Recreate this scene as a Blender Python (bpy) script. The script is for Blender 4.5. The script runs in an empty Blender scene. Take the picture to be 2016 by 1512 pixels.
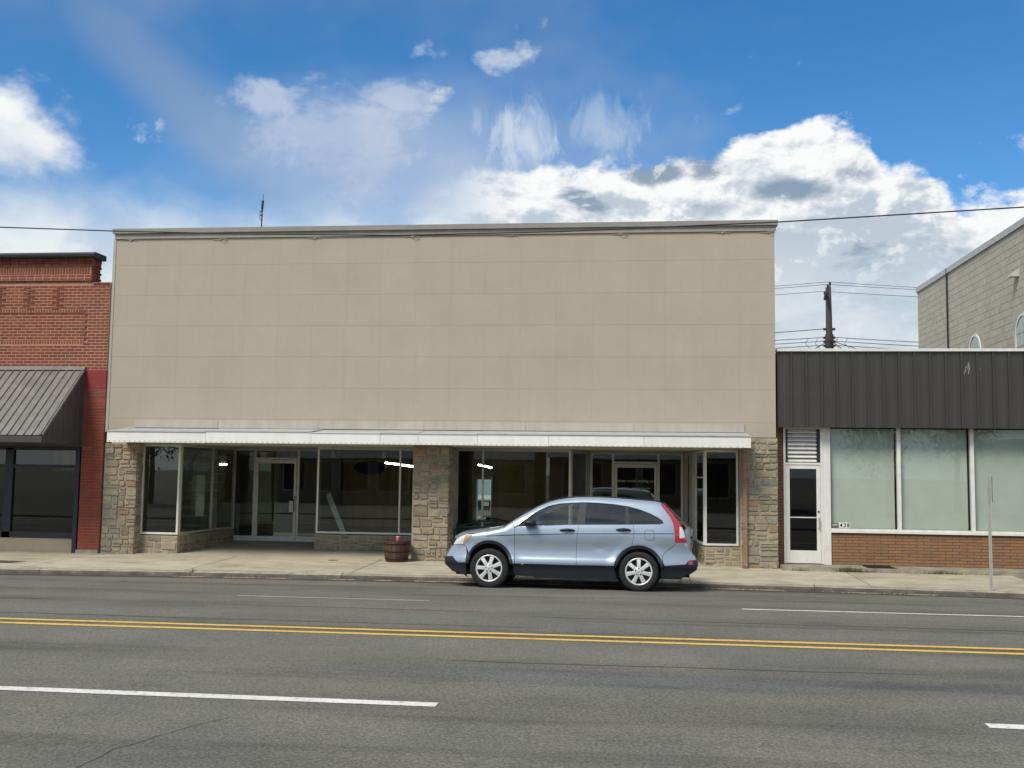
import bpy, math, random
import numpy as np
from mathutils import Vector, Matrix
from mathutils.geometry import delaunay_2d_cdt
rad = math.radians
rng = random.Random(7)
scene = bpy.context.scene
C = scene.collection

# ------------------------------------------------------------------ camera
PITCH, YAW, ROLL = rad(4.873), rad(6.473), rad(.752)
fwd = Vector((-math.sin(YAW)*math.cos(PITCH), math.cos(YAW)*math.cos(PITCH), math.sin(PITCH)))
rt0 = Vector((math.cos(YAW), math.sin(YAW), 0)); up0 = rt0.cross(fwd)
rt = rt0*math.cos(ROLL) + up0*math.sin(ROLL); up = up0*math.cos(ROLL) - rt0*math.sin(ROLL)
cam = bpy.data.objects.new('camera', bpy.data.cameras.new('camera'))
C.objects.link(cam)
cam.matrix_world = Matrix(((rt.x, up.x, -fwd.x, 0), (rt.y, up.y, -fwd.y, 0), (rt.z, up.z, -fwd.z, 2.01), (0, 0, 0, 1)))
cam.data.sensor_width = 36; cam.data.lens = 2070/2016*36
cam.data.clip_start = .1; cam.data.clip_end = 6000
scene.camera = cam

# ------------------------------------------------------------------ node helpers
class NT:
    def __init__(s, tree): s.t = tree; s.n = tree.nodes; s.l = tree.links
    def new(s, typ, **kw):
        n = s.n.new(typ)
        for k, v in kw.items(): setattr(n, k, v)
        return n
    def put(s, sock, v):
        if v is None: return
        if hasattr(v, 'links') or isinstance(v, bpy.types.NodeSocket): s.l.new(v, sock)
        else: sock.default_value = v
    def m(s, op, a, b=None, c=None, clamp=False):
        n = s.new('ShaderNodeMath', operation=op, use_clamp=clamp)
        for i, v in enumerate((a, b, c)): s.put(n.inputs[i], v)
        return n.outputs[0]
    def add(s, a, b): return s.m('ADD', a, b)
    def sub(s, a, b): return s.m('SUBTRACT', a, b)
    def mul(s, a, b): return s.m('MULTIPLY', a, b)
    def ss(s, v, lo, hi, a=0., b=1.):
        n = s.new('ShaderNodeMapRange', interpolation_type='SMOOTHSTEP')
        s.put(n.inputs[0], v); n.inputs[1].default_value = lo; n.inputs[2].default_value = hi
        n.inputs[3].default_value = a; n.inputs[4].default_value = b
        return n.outputs[0]
    def lin(s, v, lo, hi, a=0., b=1.):
        n = s.new('ShaderNodeMapRange')
        s.put(n.inputs[0], v); n.inputs[1].default_value = lo; n.inputs[2].default_value = hi
        n.inputs[3].default_value = a; n.inputs[4].default_value = b
        return n.outputs[0]
    def mix(s, f, a, b, blend='MIX'):
        n = s.new('ShaderNodeMix', data_type='RGBA', blend_type=blend)
        s.put(n.inputs[0], f)
        for i, v in ((6, a), (7, b)):
            if isinstance(v, (tuple, list)): v = (*v[:3], 1)
            s.put(n.inputs[i], v)
        return n.outputs[2]
    def noise(s, vec, scale, detail=4, rough=.55, dist=0., dim='3D', w=None):
        n = s.new('ShaderNodeTexNoise', noise_dimensions=dim)
        s.put(n.inputs['Vector'], vec); n.inputs['Scale'].default_value = scale
        n.inputs['Detail'].default_value = detail; n.inputs['Roughness'].default_value = rough
        n.inputs['Distortion'].default_value = dist
        return n.outputs[0]
    def comb(s, x, y, z):
        n = s.new('ShaderNodeCombineXYZ')
        for i, v in enumerate((x, y, z)): s.put(n.inputs[i], v)
        return n.outputs[0]
    def vmap(s, vec, scale=(1, 1, 1), loc=(0, 0, 0)):
        n = s.new('ShaderNodeMapping'); s.put(n.inputs[0], vec)
        n.inputs['Scale'].default_value = scale; n.inputs['Location'].default_value = loc
        return n.outputs[0]

# ------------------------------------------------------------------ sky, sun, exposure
SUN_EL, SUN_AZ = 50., 212.        # azimuth measured from +Y towards +X: behind the camera
SKY_STR = .1
world = bpy.data.worlds.new('World'); scene.world = world; world.use_nodes = True
W = NT(world.node_tree); world.node_tree.nodes.clear()
sky = W.new('ShaderNodeTexSky', sky_type='NISHITA', sun_disc=False)
sky.sun_elevation = rad(SUN_EL); sky.sun_rotation = rad(SUN_AZ); sky.ozone_density = 3.0; sky.dust_density = .3; sky.air_density = 1.0
d = W.new('ShaderNodeTexCoord').outputs['Generated']
sp = W.new('ShaderNodeSeparateXYZ'); W.l.new(d, sp.inputs[0])
A = W.mul(W.m('ARCTAN2', sp.outputs[0], sp.outputs[1]), 180/math.pi)
E_ = W.mul(W.m('ARCSINE', sp.outputs[2]), 180/math.pi)
def gauss(a0, e0, sa, se, rot=0.):
    da = W.sub(A, a0); de = W.sub(E_, e0)
    if rot:
        c, s_ = math.cos(rad(rot)), math.sin(rad(rot))
        da, de = W.add(W.mul(da, c), W.mul(de, s_)), W.sub(W.mul(de, c), W.mul(da, s_))
    q = W.add(W.m('POWER', W.m('ABSOLUTE', W.mul(da, 1/sa)), 2.), W.m('POWER', W.m('ABSOLUTE', W.mul(de, 1/se)), 2.))
    return W.m('EXPONENT', W.mul(q, -1.))
def mx(*v):
    r = v[0]
    for q in v[1:]: r = W.m('MAXIMUM', r, q)
    return r
n_big = W.noise(W.vmap(d, (1, 1, 1.6)), 3.2, 4, .58)
def two(scale, det, ro, dist, sc_, lo, off):          # a noise and the same noise a little nearer the light
    return [W.noise(W.vmap(d, sc_, tuple(l+o for l, o in zip(lo, q))), scale, det, ro, dist) for q in ((0, 0, 0), off)]
n_mid, n_mid2 = two(9., 6, .6, .25, (1, 1, 1.5), (3, 1, 2), (-.012, 0, .022))
n_fine, n_fine2 = two(24., 4, .6, .2, (1, 1, 1.4), (7, 2, 5), (-.004, 0, .008))
n_str = W.noise(W.vmap(d, (2.0, 2.0, .75), (1, 4, 2)), 17., 5, .62, 1.0)
emb = W.add(W.mul(W.sub(n_mid, n_mid2), 5.5), W.mul(W.sub(n_fine, n_fine2), 4.5))      # lit and shaded sides of the billows
def curve(v, lo, hi, pts):
    x = W.lin(v, lo, hi)
    n = W.new('ShaderNodeFloatCurve'); W.l.new(x, n.inputs[1])
    cu = n.mapping.curves[0]
    for i, (px, py) in enumerate(pts):
        q = ((px-lo)/(hi-lo), py/30.)
        if i < 2: cu.points[i].location = q
        else: cu.points.new(*q)
    n.mapping.update()
    return W.mul(n.outputs[0], 30.)
top = curve(A, -60, 60, [(-60, 13.5), (-34, 13.4), (-22, 14.2), (-14, 15.0), (-9, 16.2), (-6.5, 16.5), (-2.6, 16.8), (3, 17.1), (6.5, 17.3), (8.6, 18.0), (10.7, 18.3), (12.6, 17.5), (13.4, 16.2), (15.4, 15.9), (16.3, 14.7), (17.6, 14.3), (21, 14.2), (32, 16.), (60, 13.5)])
rough_n = W.add(W.mul(W.sub(n_mid, .5), 5.0), W.mul(W.sub(n_fine, .5), 4.2))
h_bank = W.sub(W.add(top, W.mul(rough_n, .8)), E_)
right_side = W.ss(W.add(A, W.mul(W.sub(n_big, .5), 12.)), -13., -4.)
bank_sharp = W.ss(h_bank, -.25, .65)
bank_soft = W.ss(W.sub(W.add(top, W.add(W.mul(W.sub(n_big, .5), 8.), W.mul(rough_n, .5))), E_), -1.8, 3.4)
bank = W.add(W.mul(bank_sharp, right_side), W.mul(bank_soft, W.sub(1., right_side)))
blob = W.ss(W.add(gauss(-33.6, 16.1, 4.0, 2.3), W.mul(rough_n, .20)), .22, .80)
blob = W.m('MAXIMUM', blob, W.ss(W.add(gauss(21.5, 16.4, 1.9, 1.0), W.mul(rough_n, .3)), .4, .8))
veil_f = W.add(mx(gauss(-16.2, 17.6, 5.2, 3.4), W.mul(gauss(-13.0, 20.1, 2.6, 1.1), 1.), W.mul(gauss(-20.2, 19.4, 1.7, 1.1), .95)), W.mul(rough_n, .36))
veil = W.mul(W.ss(veil_f, .40, .95), W.ss(E_, 14., 20.5, .35, .72))
veil_low = W.mul(W.ss(W.add(gauss(-14, 16.4, 10., 4.), W.mul(W.sub(n_big, .5), 1.2)), .05, .9), .68)
band = W.mul(W.ss(W.add(gauss(-24., 18.4, 10., 2.1, -38), W.mul(W.sub(n_big, .5), 1.1)), .1, 1.), .42)
wisp = W.mul(mx(W.ss(W.add(gauss(-5.9, 17.9, 2.5, 2.9), W.mul(W.sub(n_str, .5), 2.0)), .40, 1.15), W.mul(W.ss(W.add(gauss(-1.7, 18.6, 3.1, 2.0), W.mul(W.sub(n_str, .5), 2.0)), .40, 1.2), .6)), .85)
puff = W.mul(W.ss(W.add(mx(W.mul(gauss(-7., 21.9, 2.6, 1.0), .8), W.mul(gauss(-11., 22.2, 2.4, .9), .7), W.mul(gauss(3.4, 18.9, 1.1, .6), .75), W.mul(gauss(-10.6, 20.2, 1.3, .9), .75), W.mul(gauss(5.4, 19.2, .6, .35), .75), W.mul(gauss(17.6, 16.6, 1.2, .45), .75)), W.mul(rough_n, .62)), .62, 1.35), .6)
topveil = W.mul(W.ss(W.add(W.mul(E_, .035), W.mul(W.sub(n_big, .5), 2.0)), .60, 1.35), .5)
far = W.mul(W.ss(W.m('ABSOLUTE', A), 36., 50.), W.ss(n_mid, .36, .58))      # broken cloud out of view, its cover raised to whiten the sky light
white = (.95, .965, .96); lgrey = (.50, .58, .66); dgrey = (.21, .30, .42); vcol = (.47, .56, .72)
shade_n = W.noise(W.vmap(d, (1, 1, 2.3), (2, 5, 1)), 11., 5, .6, .4)
depth = W.ss(W.sub(W.add(h_bank, W.mul(W.sub(shade_n, .5), 17.)), W.mul(emb, 3.)), .4, 5.6)
bcol = W.mix(depth, white, lgrey)
dark_n = W.sub(1., shade_n)
dark_f = W.add(mx(gauss(1.3, 16.1, 2.0, .7), gauss(4.7, 16.3, 1.9, .9), W.mul(gauss(8.3, 15.0, 2.6, .8), 1.05), W.mul(gauss(-2.2, 14.9, 2.2, .8, -18), 1.), W.mul(gauss(13.5, 11.5, 4.5, 1.4), .8), W.mul(gauss(3.5, 14.4, 2.6, .7), .75), W.mul(gauss(12., 15.6, 1.6, .7), .75)), W.mul(W.sub(dark_n, .5), 3.4))
bcol = W.mix(W.mul(W.ss(dark_f, .42, 1.05), .9), bcol, dgrey)
bcol = W.mix(W.m('MULTIPLY', W.ss(emb, .15, .7), .5), bcol, white)
low = W.mix(W.ss(W.add(W.mul(n_big, .6), W.mul(shade_n, .4)), .38, .62), (.46, .57, .68), (.80, .84, .86))
bcol = W.mix(W.mul(W.ss(E_, 13.0, 8.5), .8), bcol, low)
lcol = W.mix(W.ss(W.add(W.mul(E_, .1), W.mul(W.sub(n_mid, .5), 4.0)), 1.05, 1.75), (.80, .85, .87), (.54, .64, .77))
bcol = W.mix(right_side, lcol, bcol)
K = 1/SKY_STR; CLOUD = .72
skyc = W.new('ShaderNodeHueSaturation'); W.l.new(sky.outputs[0], skyc.inputs['Color']); skyc.inputs['Saturation'].default_value = 1.34; skyc.inputs['Value'].default_value = .98
def sc(c, k=1.): return tuple(v*K*k*CLOUD for v in c)
def scn(c, k=1.):
    n = W.new('ShaderNodeVectorMath', operation='SCALE'); W.l.new(c, n.inputs[0]); n.inputs[3].default_value = K*k*CLOUD
    return n.outputs[0]
c = skyc.outputs[0]
c = W.mix(W.m('MAXIMUM', band, topveil), c, sc(vcol, .72))
c = W.mix(veil_low, c, sc(vcol, .95))
c = W.mix(veil, c, scn(W.mix(W.ss(n_mid, .4, .62), vcol, (.60, .66, .77))))
c = W.mix(puff, c, sc((.72, .78, .85)))
c = W.mix(W.mul(wisp, .72), c, sc((.76, .82, .89)))
c = W.mix(W.mul(far, .8), c, sc((.72, .75, .79)))
c = W.mix(bank, c, scn(bcol))
bl = W.mix(W.ss(W.add(E_, W.mul(W.sub(n_fine, .5), 5.)), 14.4, 17.6), (.60, .68, .78), (.92, .93, .93))
c = W.mix(blob, c, scn(bl))
bg = W.new('ShaderNodeBackground'); W.l.new(c, bg.inputs[0]); bg.inputs[1].default_value = SKY_STR
wo = W.new('ShaderNodeOutputWorld'); W.l.new(bg.outputs[0], wo.inputs[0])
world.cycles.sampling_method = 'MANUAL'; world.cycles.sample_map_resolution = 512

sun = bpy.data.objects.new('sun', bpy.data.lights.new('sun', 'SUN')); C.objects.link(sun)
sun.data.energy = 2.3; sun.data.angle = rad(22); sun.data.color = (1, .93, .80)
sv = Vector((math.sin(rad(SUN_AZ))*math.cos(rad(SUN_EL)), math.cos(rad(SUN_AZ))*math.cos(rad(SUN_EL)), math.sin(rad(SUN_EL))))
sun.rotation_euler = sv.to_track_quat('Z', 'Y').to_euler()
vs = scene.view_settings
vs.view_transform = 'Standard'; vs.look = 'None'; vs.gamma = 1; vs.exposure = .5; vs.use_curve_mapping = False
scene.render.engine = 'CYCLES'
cy = scene.cycles
cy.use_denoising = True; cy.max_bounces = 6; cy.transparent_max_bounces = 12; cy.diffuse_bounces = 3; cy.glossy_bounces = 3
cy.caustics_reflective = False; cy.caustics_refractive = False; cy.sample_clamp_indirect = 4

# ------------------------------------------------------------------ mesh helpers
class MB:
    def __init__(s): s.v = []; s.f = []; s.mi = []
    def quad(s, *p, mi=0):
        b = len(s.v); s.v += [tuple(q) for q in p]; s.f.append(tuple(range(b, b+len(p)))); s.mi.append(mi)
        return s
    def box(s, x0, x1, y0, y1, z0, z1, mi=0):
        b = len(s.v)
        s.v += [(x, y, z) for z in (z0, z1) for y in (y0, y1) for x in (x0, x1)]
        for q in ((0, 2, 3, 1), (4, 5, 7, 6), (0, 1, 5, 4), (2, 6, 7, 3), (0, 4, 6, 2), (1, 3, 7, 5)):
            s.f.append(tuple(b+i for i in q)); s.mi.append(mi)
        return s
    def bar(s, p, q, w, h, upv=(0, 0, 1), mi=0):
        p, q = Vector(p), Vector(q); t = (q-p).normalized(); u = Vector(upv)
        a = t.cross(u)
        if a.length < 1e-4: a = t.cross(Vector((1, 0, 0)))
        a.normalize(); u = a.cross(t).normalized(); a *= w/2; u *= h/2
        b = len(s.v)
        for o in (p, q): s.v += [tuple(o+a*i+u*j) for i, j in ((-1, -1), (1, -1), (1, 1), (-1, 1))]
        for k in range(4): s.f.append((b+k, b+(k+1) % 4, b+4+(k+1) % 4, b+4+k)); s.mi.append(mi)
        s.f += [(b+3, b+2, b+1, b), (b+4, b+5, b+6, b+7)]; s.mi += [mi, mi]
        return s
    def tube(s, path, r, n=8, mi=0, cap=True):
        P = [Vector(p) for p in path]; R = r if isinstance(r, (list, tuple)) else [r]*len(P)
        b = len(s.v); ref = None
        for i, p in enumerate(P):
            t = (P[min(i+1, len(P)-1)]-P[max(i-1, 0)]).normalized()
            if ref is None:
                ref = t.cross(Vector((0, 0, 1)))
                if ref.length < .1: ref = t.cross(Vector((0, 1, 0)))
            ref = (ref - t*ref.dot(t)).normalized(); o = t.cross(ref)
            s.v += [tuple(p+(ref*math.cos(k*2*math.pi/n)+o*math.sin(k*2*math.pi/n))*R[i]) for k in range(n)]
        for i in range(len(P)-1):
            for k in range(n):
                s.f.append((b+i*n+k, b+i*n+(k+1) % n, b+(i+1)*n+(k+1) % n, b+(i+1)*n+k)); s.mi.append(mi)
        if cap:
            s.f += [tuple(b+k for k in range(n))[::-1], tuple(b+(len(P)-1)*n+k for k in range(n))]; s.mi += [mi, mi]
        return s
    def lathe(s, prof, c=(0, 0, 0), n=24, axis='Z', mi=0):
        b = len(s.v)
        for r, h in prof:
            for k in range(n):
                a = k*2*math.pi/n; x, y = r*math.cos(a), r*math.sin(a)
                s.v.append((c[0]+x, c[1]+y, c[2]+h) if axis == 'Z' else (c[0]+x, c[1]+h, c[2]+y))
        for i in range(len(prof)-1):
            for k in range(n):
                s.f.append((b+i*n+k, b+i*n+(k+1) % n, b+(i+1)*n+(k+1) % n, b+(i+1)*n+k)); s.mi.append(mi)
        return s
    def prism(s, poly, fn, a, b_, mi=0):
        n = len(poly); b = len(s.v)
        s.v += [tuple(fn(p[0], p[1], a)) for p in poly] + [tuple(fn(p[0], p[1], b_)) for p in poly]
        s.f += [tuple(b+k for k in range(n))[::-1], tuple(b+n+k for k in range(n))]; s.mi += [mi, mi]
        for k in range(n): s.f.append((b+k, b+(k+1) % n, b+n+(k+1) % n, b+n+k)); s.mi.append(mi)
        return s
    def mesh(s, name, mats, smooth=False, off=(0, 0, 0)):
        me = bpy.data.meshes.new(name)
        me.from_pydata([(x-off[0], y-off[1], z-off[2]) for x, y, z in s.v], [], s.f)
        for m in (mats if isinstance(mats, (list, tuple)) else [mats]): me.materials.append(m)
        if max(s.mi, default=0): me.polygons.foreach_set('material_index', s.mi)
        if smooth: me.polygons.foreach_set('use_smooth', [True]*len(me.polygons))
        me.update()
        return me

ORG = {}
def fix_normals(me):
    import bmesh
    bm = bmesh.new(); bm.from_mesh(me); bmesh.ops.recalc_face_normals(bm, faces=bm.faces); bm.to_mesh(me); bm.free()
def obj(name, mb, mat, parent=None, smooth=False, local=False, fixn=True):
    o0 = ORG.get(parent.name, (0, 0, 0)) if (parent is not None and not local) else (0, 0, 0)
    me = mb if isinstance(mb, bpy.types.Mesh) else mb.mesh(name, mat, smooth, o0)
    if fixn and not isinstance(mb, bpy.types.Mesh): fix_normals(me)
    o = bpy.data.objects.new(name, me); C.objects.link(o)
    if parent is not None: o.parent = parent
    ORG[o.name] = o0
    return o
def link(name, me, parent, loc, rot=None, scale=None):
    """an object that shares mesh data, at a world place under its parent"""
    o0 = ORG.get(parent.name, (0, 0, 0)) if parent else (0, 0, 0)
    o = bpy.data.objects.new(name, me); C.objects.link(o); o.parent = parent
    o.location = (loc[0]-o0[0], loc[1]-o0[1], loc[2]-o0[2])
    if rot: o.rotation_euler = rot
    if scale: o.scale = scale
    ORG[o.name] = loc
    return o
def tag(o, label, cat, group=None):
    o['label'] = label; o['category'] = cat
    if group: o['group'] = group
    return o
def thing(name, label, cat, loc=(0, 0, 0), group=None, rot=None):
    o = bpy.data.objects.new(name, None); C.objects.link(o); o.location = loc; o.empty_display_size = .2
    if rot: o.rotation_euler = rot
    ORG[o.name] = tuple(loc)
    return tag(o, label, cat, group)
def struct(name, mb, mat, smooth=False, parent=None):
    o = obj(name, mb, mat, parent, smooth)
    if parent is None: o['kind'] = 'structure'
    return o
def stuff(o): o['kind'] = 'stuff'; return o
def text_mesh(name, body, size, mat, extrude=.0008, bold=False):
    cu = bpy.data.curves.new(name, 'FONT'); cu.body = body; cu.size = size; cu.extrude = extrude; cu.align_x = 'CENTER'
    if bold: cu.offset = size*.018
    t = bpy.data.objects.new(name+'_tmp', cu); C.objects.link(t)
    dg = bpy.context.evaluated_depsgraph_get()
    me = bpy.data.meshes.new_from_object(t.evaluated_get(dg))
    bpy.data.objects.remove(t); me.materials.clear(); me.materials.append(mat)
    return me

# ------------------------------------------------------------------ materials
def M(name, col, rough=.75, metal=0., var=.12, scale=2.5, col2=None, c2=.5, c2s=1.2, bump=0., bscale=60., orand=0., isl=0., hrand=0., streak=0., spec=.5, fine=0., fscale=80., coat=0., emit=None, lane=0., stain=0.):
    m = bpy.data.materials.new(name); m.use_nodes = True; t = NT(m.node_tree); t.n.clear()
    out = t.new('ShaderNodeOutputMaterial'); b = t.new('ShaderNodeBsdfPrincipled'); t.l.new(b.outputs[0], out.inputs[0])
    pos = t.new('ShaderNodeNewGeometry').outputs['Position']
    n1 = t.noise(pos, scale, 3, .6)
    f = t.lin(n1, .25, .75, 1-var, 1+var)
    if fine: f = t.mul(f, t.lin(t.noise(pos, fscale, 2, .7), .25, .75, 1-fine, 1+fine))
    if streak:
        ns = t.noise(t.vmap(pos, (3., 3., .28)), 2.2, 3, .65)
        f = t.mul(f, t.lin(ns, .35, .75, 1+streak*.3, 1-streak))
    if orand:
        oi = t.new('ShaderNodeObjectInfo').outputs['Random']
        f = t.mul(f, t.lin(oi, 0, 1, 1-orand, 1+orand))
    if stain:
        f = t.mul(f, t.lin(t.ss(t.noise(t.vmap(pos, (.5, 1.6, 1.)), 1.6, 5, .68), .47, .66), 0, 1, 1.04, 1-stain))
        f = t.mul(f, t.lin(t.ss(t.noise(pos, 11., 1, .5), .70, .76), 0, 1, 1., .72))
    if lane:
        ln = t.noise(t.vmap(pos, (.13, 1.25, 1.)), 1.0, 5, .66)
        f = t.mul(f, t.lin(t.ss(ln, .50, .66), 0, 1, 1.02, 1-lane))
        sy_ = t.new('ShaderNodeSeparateXYZ'); t.l.new(pos, sy_.inputs[0])
        wv = t.m('SINE', t.add(t.mul(sy_.outputs[1], 2*math.pi/1.82), t.mul(ln, 5.))); f = t.mul(f, t.lin(wv, -.2, 1., 1.03, .90))
        ex = t.m('POWER', t.m('ABSOLUTE', t.mul(t.sub(sy_.outputs[0], 1.6), 1/5.2)), 4.); ey = t.m('POWER', t.m('ABSOLUTE', t.mul(t.add(t.sub(sy_.outputs[1], 10.15), t.mul(sy_.outputs[0], .03)), 1/.42)), 2.)
        smear = t.ss(t.add(t.m('EXPONENT', t.mul(t.add(ex, ey), -1.)), t.mul(t.sub(ln, .5), 1.6)), .35, .95)
        l2 = t.noise(t.vmap(pos, (.3, .5, 1.), (4, 2, 0)), 1.0, 3, .5); f = t.mul(f, t.lin(l2, .3, .7, .93, 1.07))
        gr_ = t.new('ShaderNodeTexVoronoi'); t.l.new(pos, gr_.inputs['Vector']); gr_.inputs['Scale'].default_value = 34.
        f = t.mul(f, t.lin(t.new('ShaderNodeSeparateXYZ').outputs[0] if False else gr_.outputs['Distance'], .0, .7, 1.22, .80))
    if isl: f = t.mul(f, t.lin(t.new('ShaderNodeNewGeometry').outputs['Random Per Island'], 0, 1, 1-isl, 1+isl))
    c = (*col, 1)
    if col2 is not None:
        c = t.mix(t.ss(t.noise(pos, c2s, 4, .62), c2-.12, c2+.12), col, col2)
    if hrand:
        h = t.new('ShaderNodeHueSaturation'); oi2 = t.new('ShaderNodeObjectInfo').outputs['Random']
        wn = t.new('ShaderNodeTexWhiteNoise', noise_dimensions='1D'); t.l.new(oi2, wn.inputs['W'])
        t.l.new(t.lin(wn.outputs[0], 0, 1, .5-hrand, .5+hrand), h.inputs['Hue'])
        t.put(h.inputs['Color'], c); t.l.new(t.lin(oi2, 0, 1, .9, 1.08), h.inputs['Saturation']); c = h.outputs[0]
    if lane: c = t.mix(t.mul(smear, .55), c, (.118, .126, .134))
    cm = t.new('ShaderNodeVectorMath', operation='SCALE'); t.put(cm.inputs[0], c if not isinstance(c, tuple) else c[:3]); t.l.new(f, cm.inputs[3])
    t.l.new(cm.outputs[0], b.inputs['Base Color'])
    b.inputs['Roughness'].default_value = rough
    b.inputs['Metallic'].default_value = metal; b.inputs['Specular IOR Level'].default_value = spec
    if coat: b.inputs['Coat Weight'].default_value = coat; b.inputs['Coat Roughness'].default_value = .03
    if bump:
        bn = t.new('ShaderNodeBump'); bn.inputs['Strength'].default_value = bump; bn.inputs['Distance'].default_value = .01
        t.l.new(t.noise(pos, bscale, 3, .65), bn.inputs['Height']); t.l.new(bn.outputs[0], b.inputs['Normal'])
    if emit: b.inputs['Emission Color'].default_value = (*emit[:3], 1); b.inputs['Emission Strength'].default_value = emit[3]
    return m
def glass(name, tint, refl=1.0, wave=.0, ior=1.5):
    m = bpy.data.materials.new(name); m.use_nodes = True; t = NT(m.node_tree); t.n.clear()
    out = t.new('ShaderNodeOutputMaterial'); tr = t.new('ShaderNodeBsdfTransparent'); tr.inputs[0].default_value = (*tint, 1)
    gl = t.new('ShaderNodeBsdfAnisotropic') if False else t.new('ShaderNodeBsdfGlossy'); gl.inputs['Roughness'].default_value = .01
    gl.inputs['Color'].default_value = (.95, 1, .98, 1)
    ge = t.new('ShaderNodeNewGeometry'); dt = t.new('ShaderNodeVectorMath', operation='DOT_PRODUCT')
    t.l.new(ge.outputs['Normal'], dt.inputs[0]); t.l.new(ge.outputs['Incoming'], dt.inputs[1])
    fr = t.add(.045, t.mul(.955, t.m('POWER', t.sub(1., t.m('ABSOLUTE', dt.outputs['Value'])), 5.)))     # the same from both sides of the pane
    mx_ = t.new('ShaderNodeMixShader'); t.l.new(t.m('MULTIPLY', fr, refl, clamp=True), mx_.inputs[0])
    t.l.new(tr.outputs[0], mx_.inputs[1]); t.l.new(gl.outputs[0], mx_.inputs[2]); t.l.new(mx_.outputs[0], out.inputs[0])
    if wave:
        pos = t.new('ShaderNodeNewGeometry').outputs['Position']
        bn = t.new('ShaderNodeBump'); bn.inputs['Strength'].default_value = wave; bn.inputs['Distance'].default_value = .02
        t.l.new(t.noise(pos, 1.1, 2, .4), bn.inputs['Height']); t.l.new(bn.outputs[0], gl.inputs['Normal']); 
    return m

m_asphalt = M('asphalt', (.175, .170, .140), .85, var=.08, scale=.7, fine=.36, fscale=44, bump=.5, bscale=60, col2=(.155, .153, .131), c2=.52, c2s=.5, spec=.25, lane=.24)
m_asphalt_dirt = M('asphalt_gutter', (.085, .075, .062), .9, var=.3, scale=3, fine=.35, fscale=60, bump=.4, bscale=90, spec=.2)
m_tar = M('tar_seal', (.115, .115, .11), .7, var=.2, scale=2, fine=.25, fscale=90, bump=.3, bscale=120)
m_concrete = M('sidewalk_concrete', (.46, .42, .315), .88, stain=.24, var=.12, scale=1.3, fine=.12, fscale=70, bump=.25, bscale=70, col2=(.40, .36, .265), c2=.55, c2s=1.6, orand=.05, spec=.3)
m_recess = M('recess_concrete', (.39, .365, .285), .85, var=.12, scale=1.1, fine=.1, bump=.2, orand=.06, spec=.3)
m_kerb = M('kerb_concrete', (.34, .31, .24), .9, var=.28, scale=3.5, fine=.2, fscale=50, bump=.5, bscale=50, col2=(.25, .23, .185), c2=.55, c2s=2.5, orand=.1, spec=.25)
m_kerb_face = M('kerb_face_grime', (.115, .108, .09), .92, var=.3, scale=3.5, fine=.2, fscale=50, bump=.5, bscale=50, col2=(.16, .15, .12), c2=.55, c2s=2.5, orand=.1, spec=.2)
m_yellow = M('yellow_paint', (.74, .48, .095), .65, var=.1, scale=3, fine=.25, fscale=60, spec=.35, col2=(.36, .27, .11), c2=.64, c2s=14.)
m_white = M('white_paint_road', (.74, .73, .68), .65, var=.1, scale=3, fine=.25, fscale=60, spec=.35, col2=(.36, .35, .30), c2=.64, c2s=14.)
m_worn = M('worn_white_paint', (.34, .335, .31), .7, var=.2, scale=5, fine=.35, fscale=70)
m_beige = M('painted_block_beige', (.438, .386, .306), .8, var=.035, scale=1.2, fine=.03, fscale=60, streak=.025, bump=.22, bscale=9, orand=.008, spec=.3, col2=(.426, .377, .300), c2=.55, c2s=.8)
m_joint = M('beige_joint', (.36, .325, .25), .9, var=.1)
m_beige_trim = M('beige_trim', (.44, .41, .345), .7, var=.06, scale=3, streak=.12, spec=.35)
m_coping = M('coping_metal', (.27, .26, .235), .55, var=.08, scale=2, streak=.1)
m_fascia = M('canopy_fascia', (.84, .83, .79), .5, var=.04, scale=4, streak=.06, orand=.05, spec=.5)
m_flash = M('flashing_metal', (.42, .44, .45), .5, var=.15, scale=5)
m_soffit = M('soffit_board', (.56, .54, .46), .8, var=.15, scale=3)
m_mortar = M('stone_mortar', (.43, .38, .275), .95, var=.15, scale=9, bump=.6, bscale=60, spec=.2)
m_stone = [M('sandstone_'+n, c_, .9, var=.2, scale=7, fine=.16, fscale=45, bump=.8, bscale=26, orand=.11, hrand=.008, spec=.25, col2=c2_, c2=.55, c2s=6.)
           for n, c_, c2_ in (('tan', (.35, .298, .208), (.295, .252, .18)), ('grey', (.31, .282, .222), (.265, .242, .19)), ('olive', (.285, .242, .16), (.245, .205, .138)), ('pink', (.37, .225, .145), (.31, .21, .14)), ('pale', (.38, .33, .225), (.32, .28, .19)), ('slate', (.25, .24, .195), (.28, .26, .20)))]
m_alum = M('aluminium_frame', (.78, .77, .72), .45, metal=.08, var=.08, scale=6, streak=.1)
m_alum_d = M('weathered_aluminium', (.50, .50, .45), .5, metal=.08, var=.1, scale=5)
m_bronze = M('bronze_frame', (.028, .032, .042), .4, metal=.3, var=.1)
m_brick = M('red_brick', (.225, .074, .046), .9, var=.12, scale=5, fine=.15, fscale=60, bump=.6, bscale=60, orand=.2, hrand=.006, spec=.25)
m_brick_s = M('red_brick_field', (.225, .074, .046), .9, isl=.2, var=.12, scale=5, fine=.15, fscale=60, bump=.6, bscale=60, spec=.25)
m_brick_dk = M('painted_red_brick', (.245, .062, .038), .85, var=.14, scale=5, fine=.12, fscale=60, bump=.6, bscale=50, orand=.17, hrand=.003, spec=.3)
m_bmortar = M('brick_mortar', (.43, .245, .175), .95, var=.14, scale=6, bump=.4, bscale=80, spec=.2)
m_bmortar_d = M('painted_mortar', (.29, .11, .08), .95, var=.2, scale=6, bump=.4, bscale=80, spec=.2)
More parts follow.
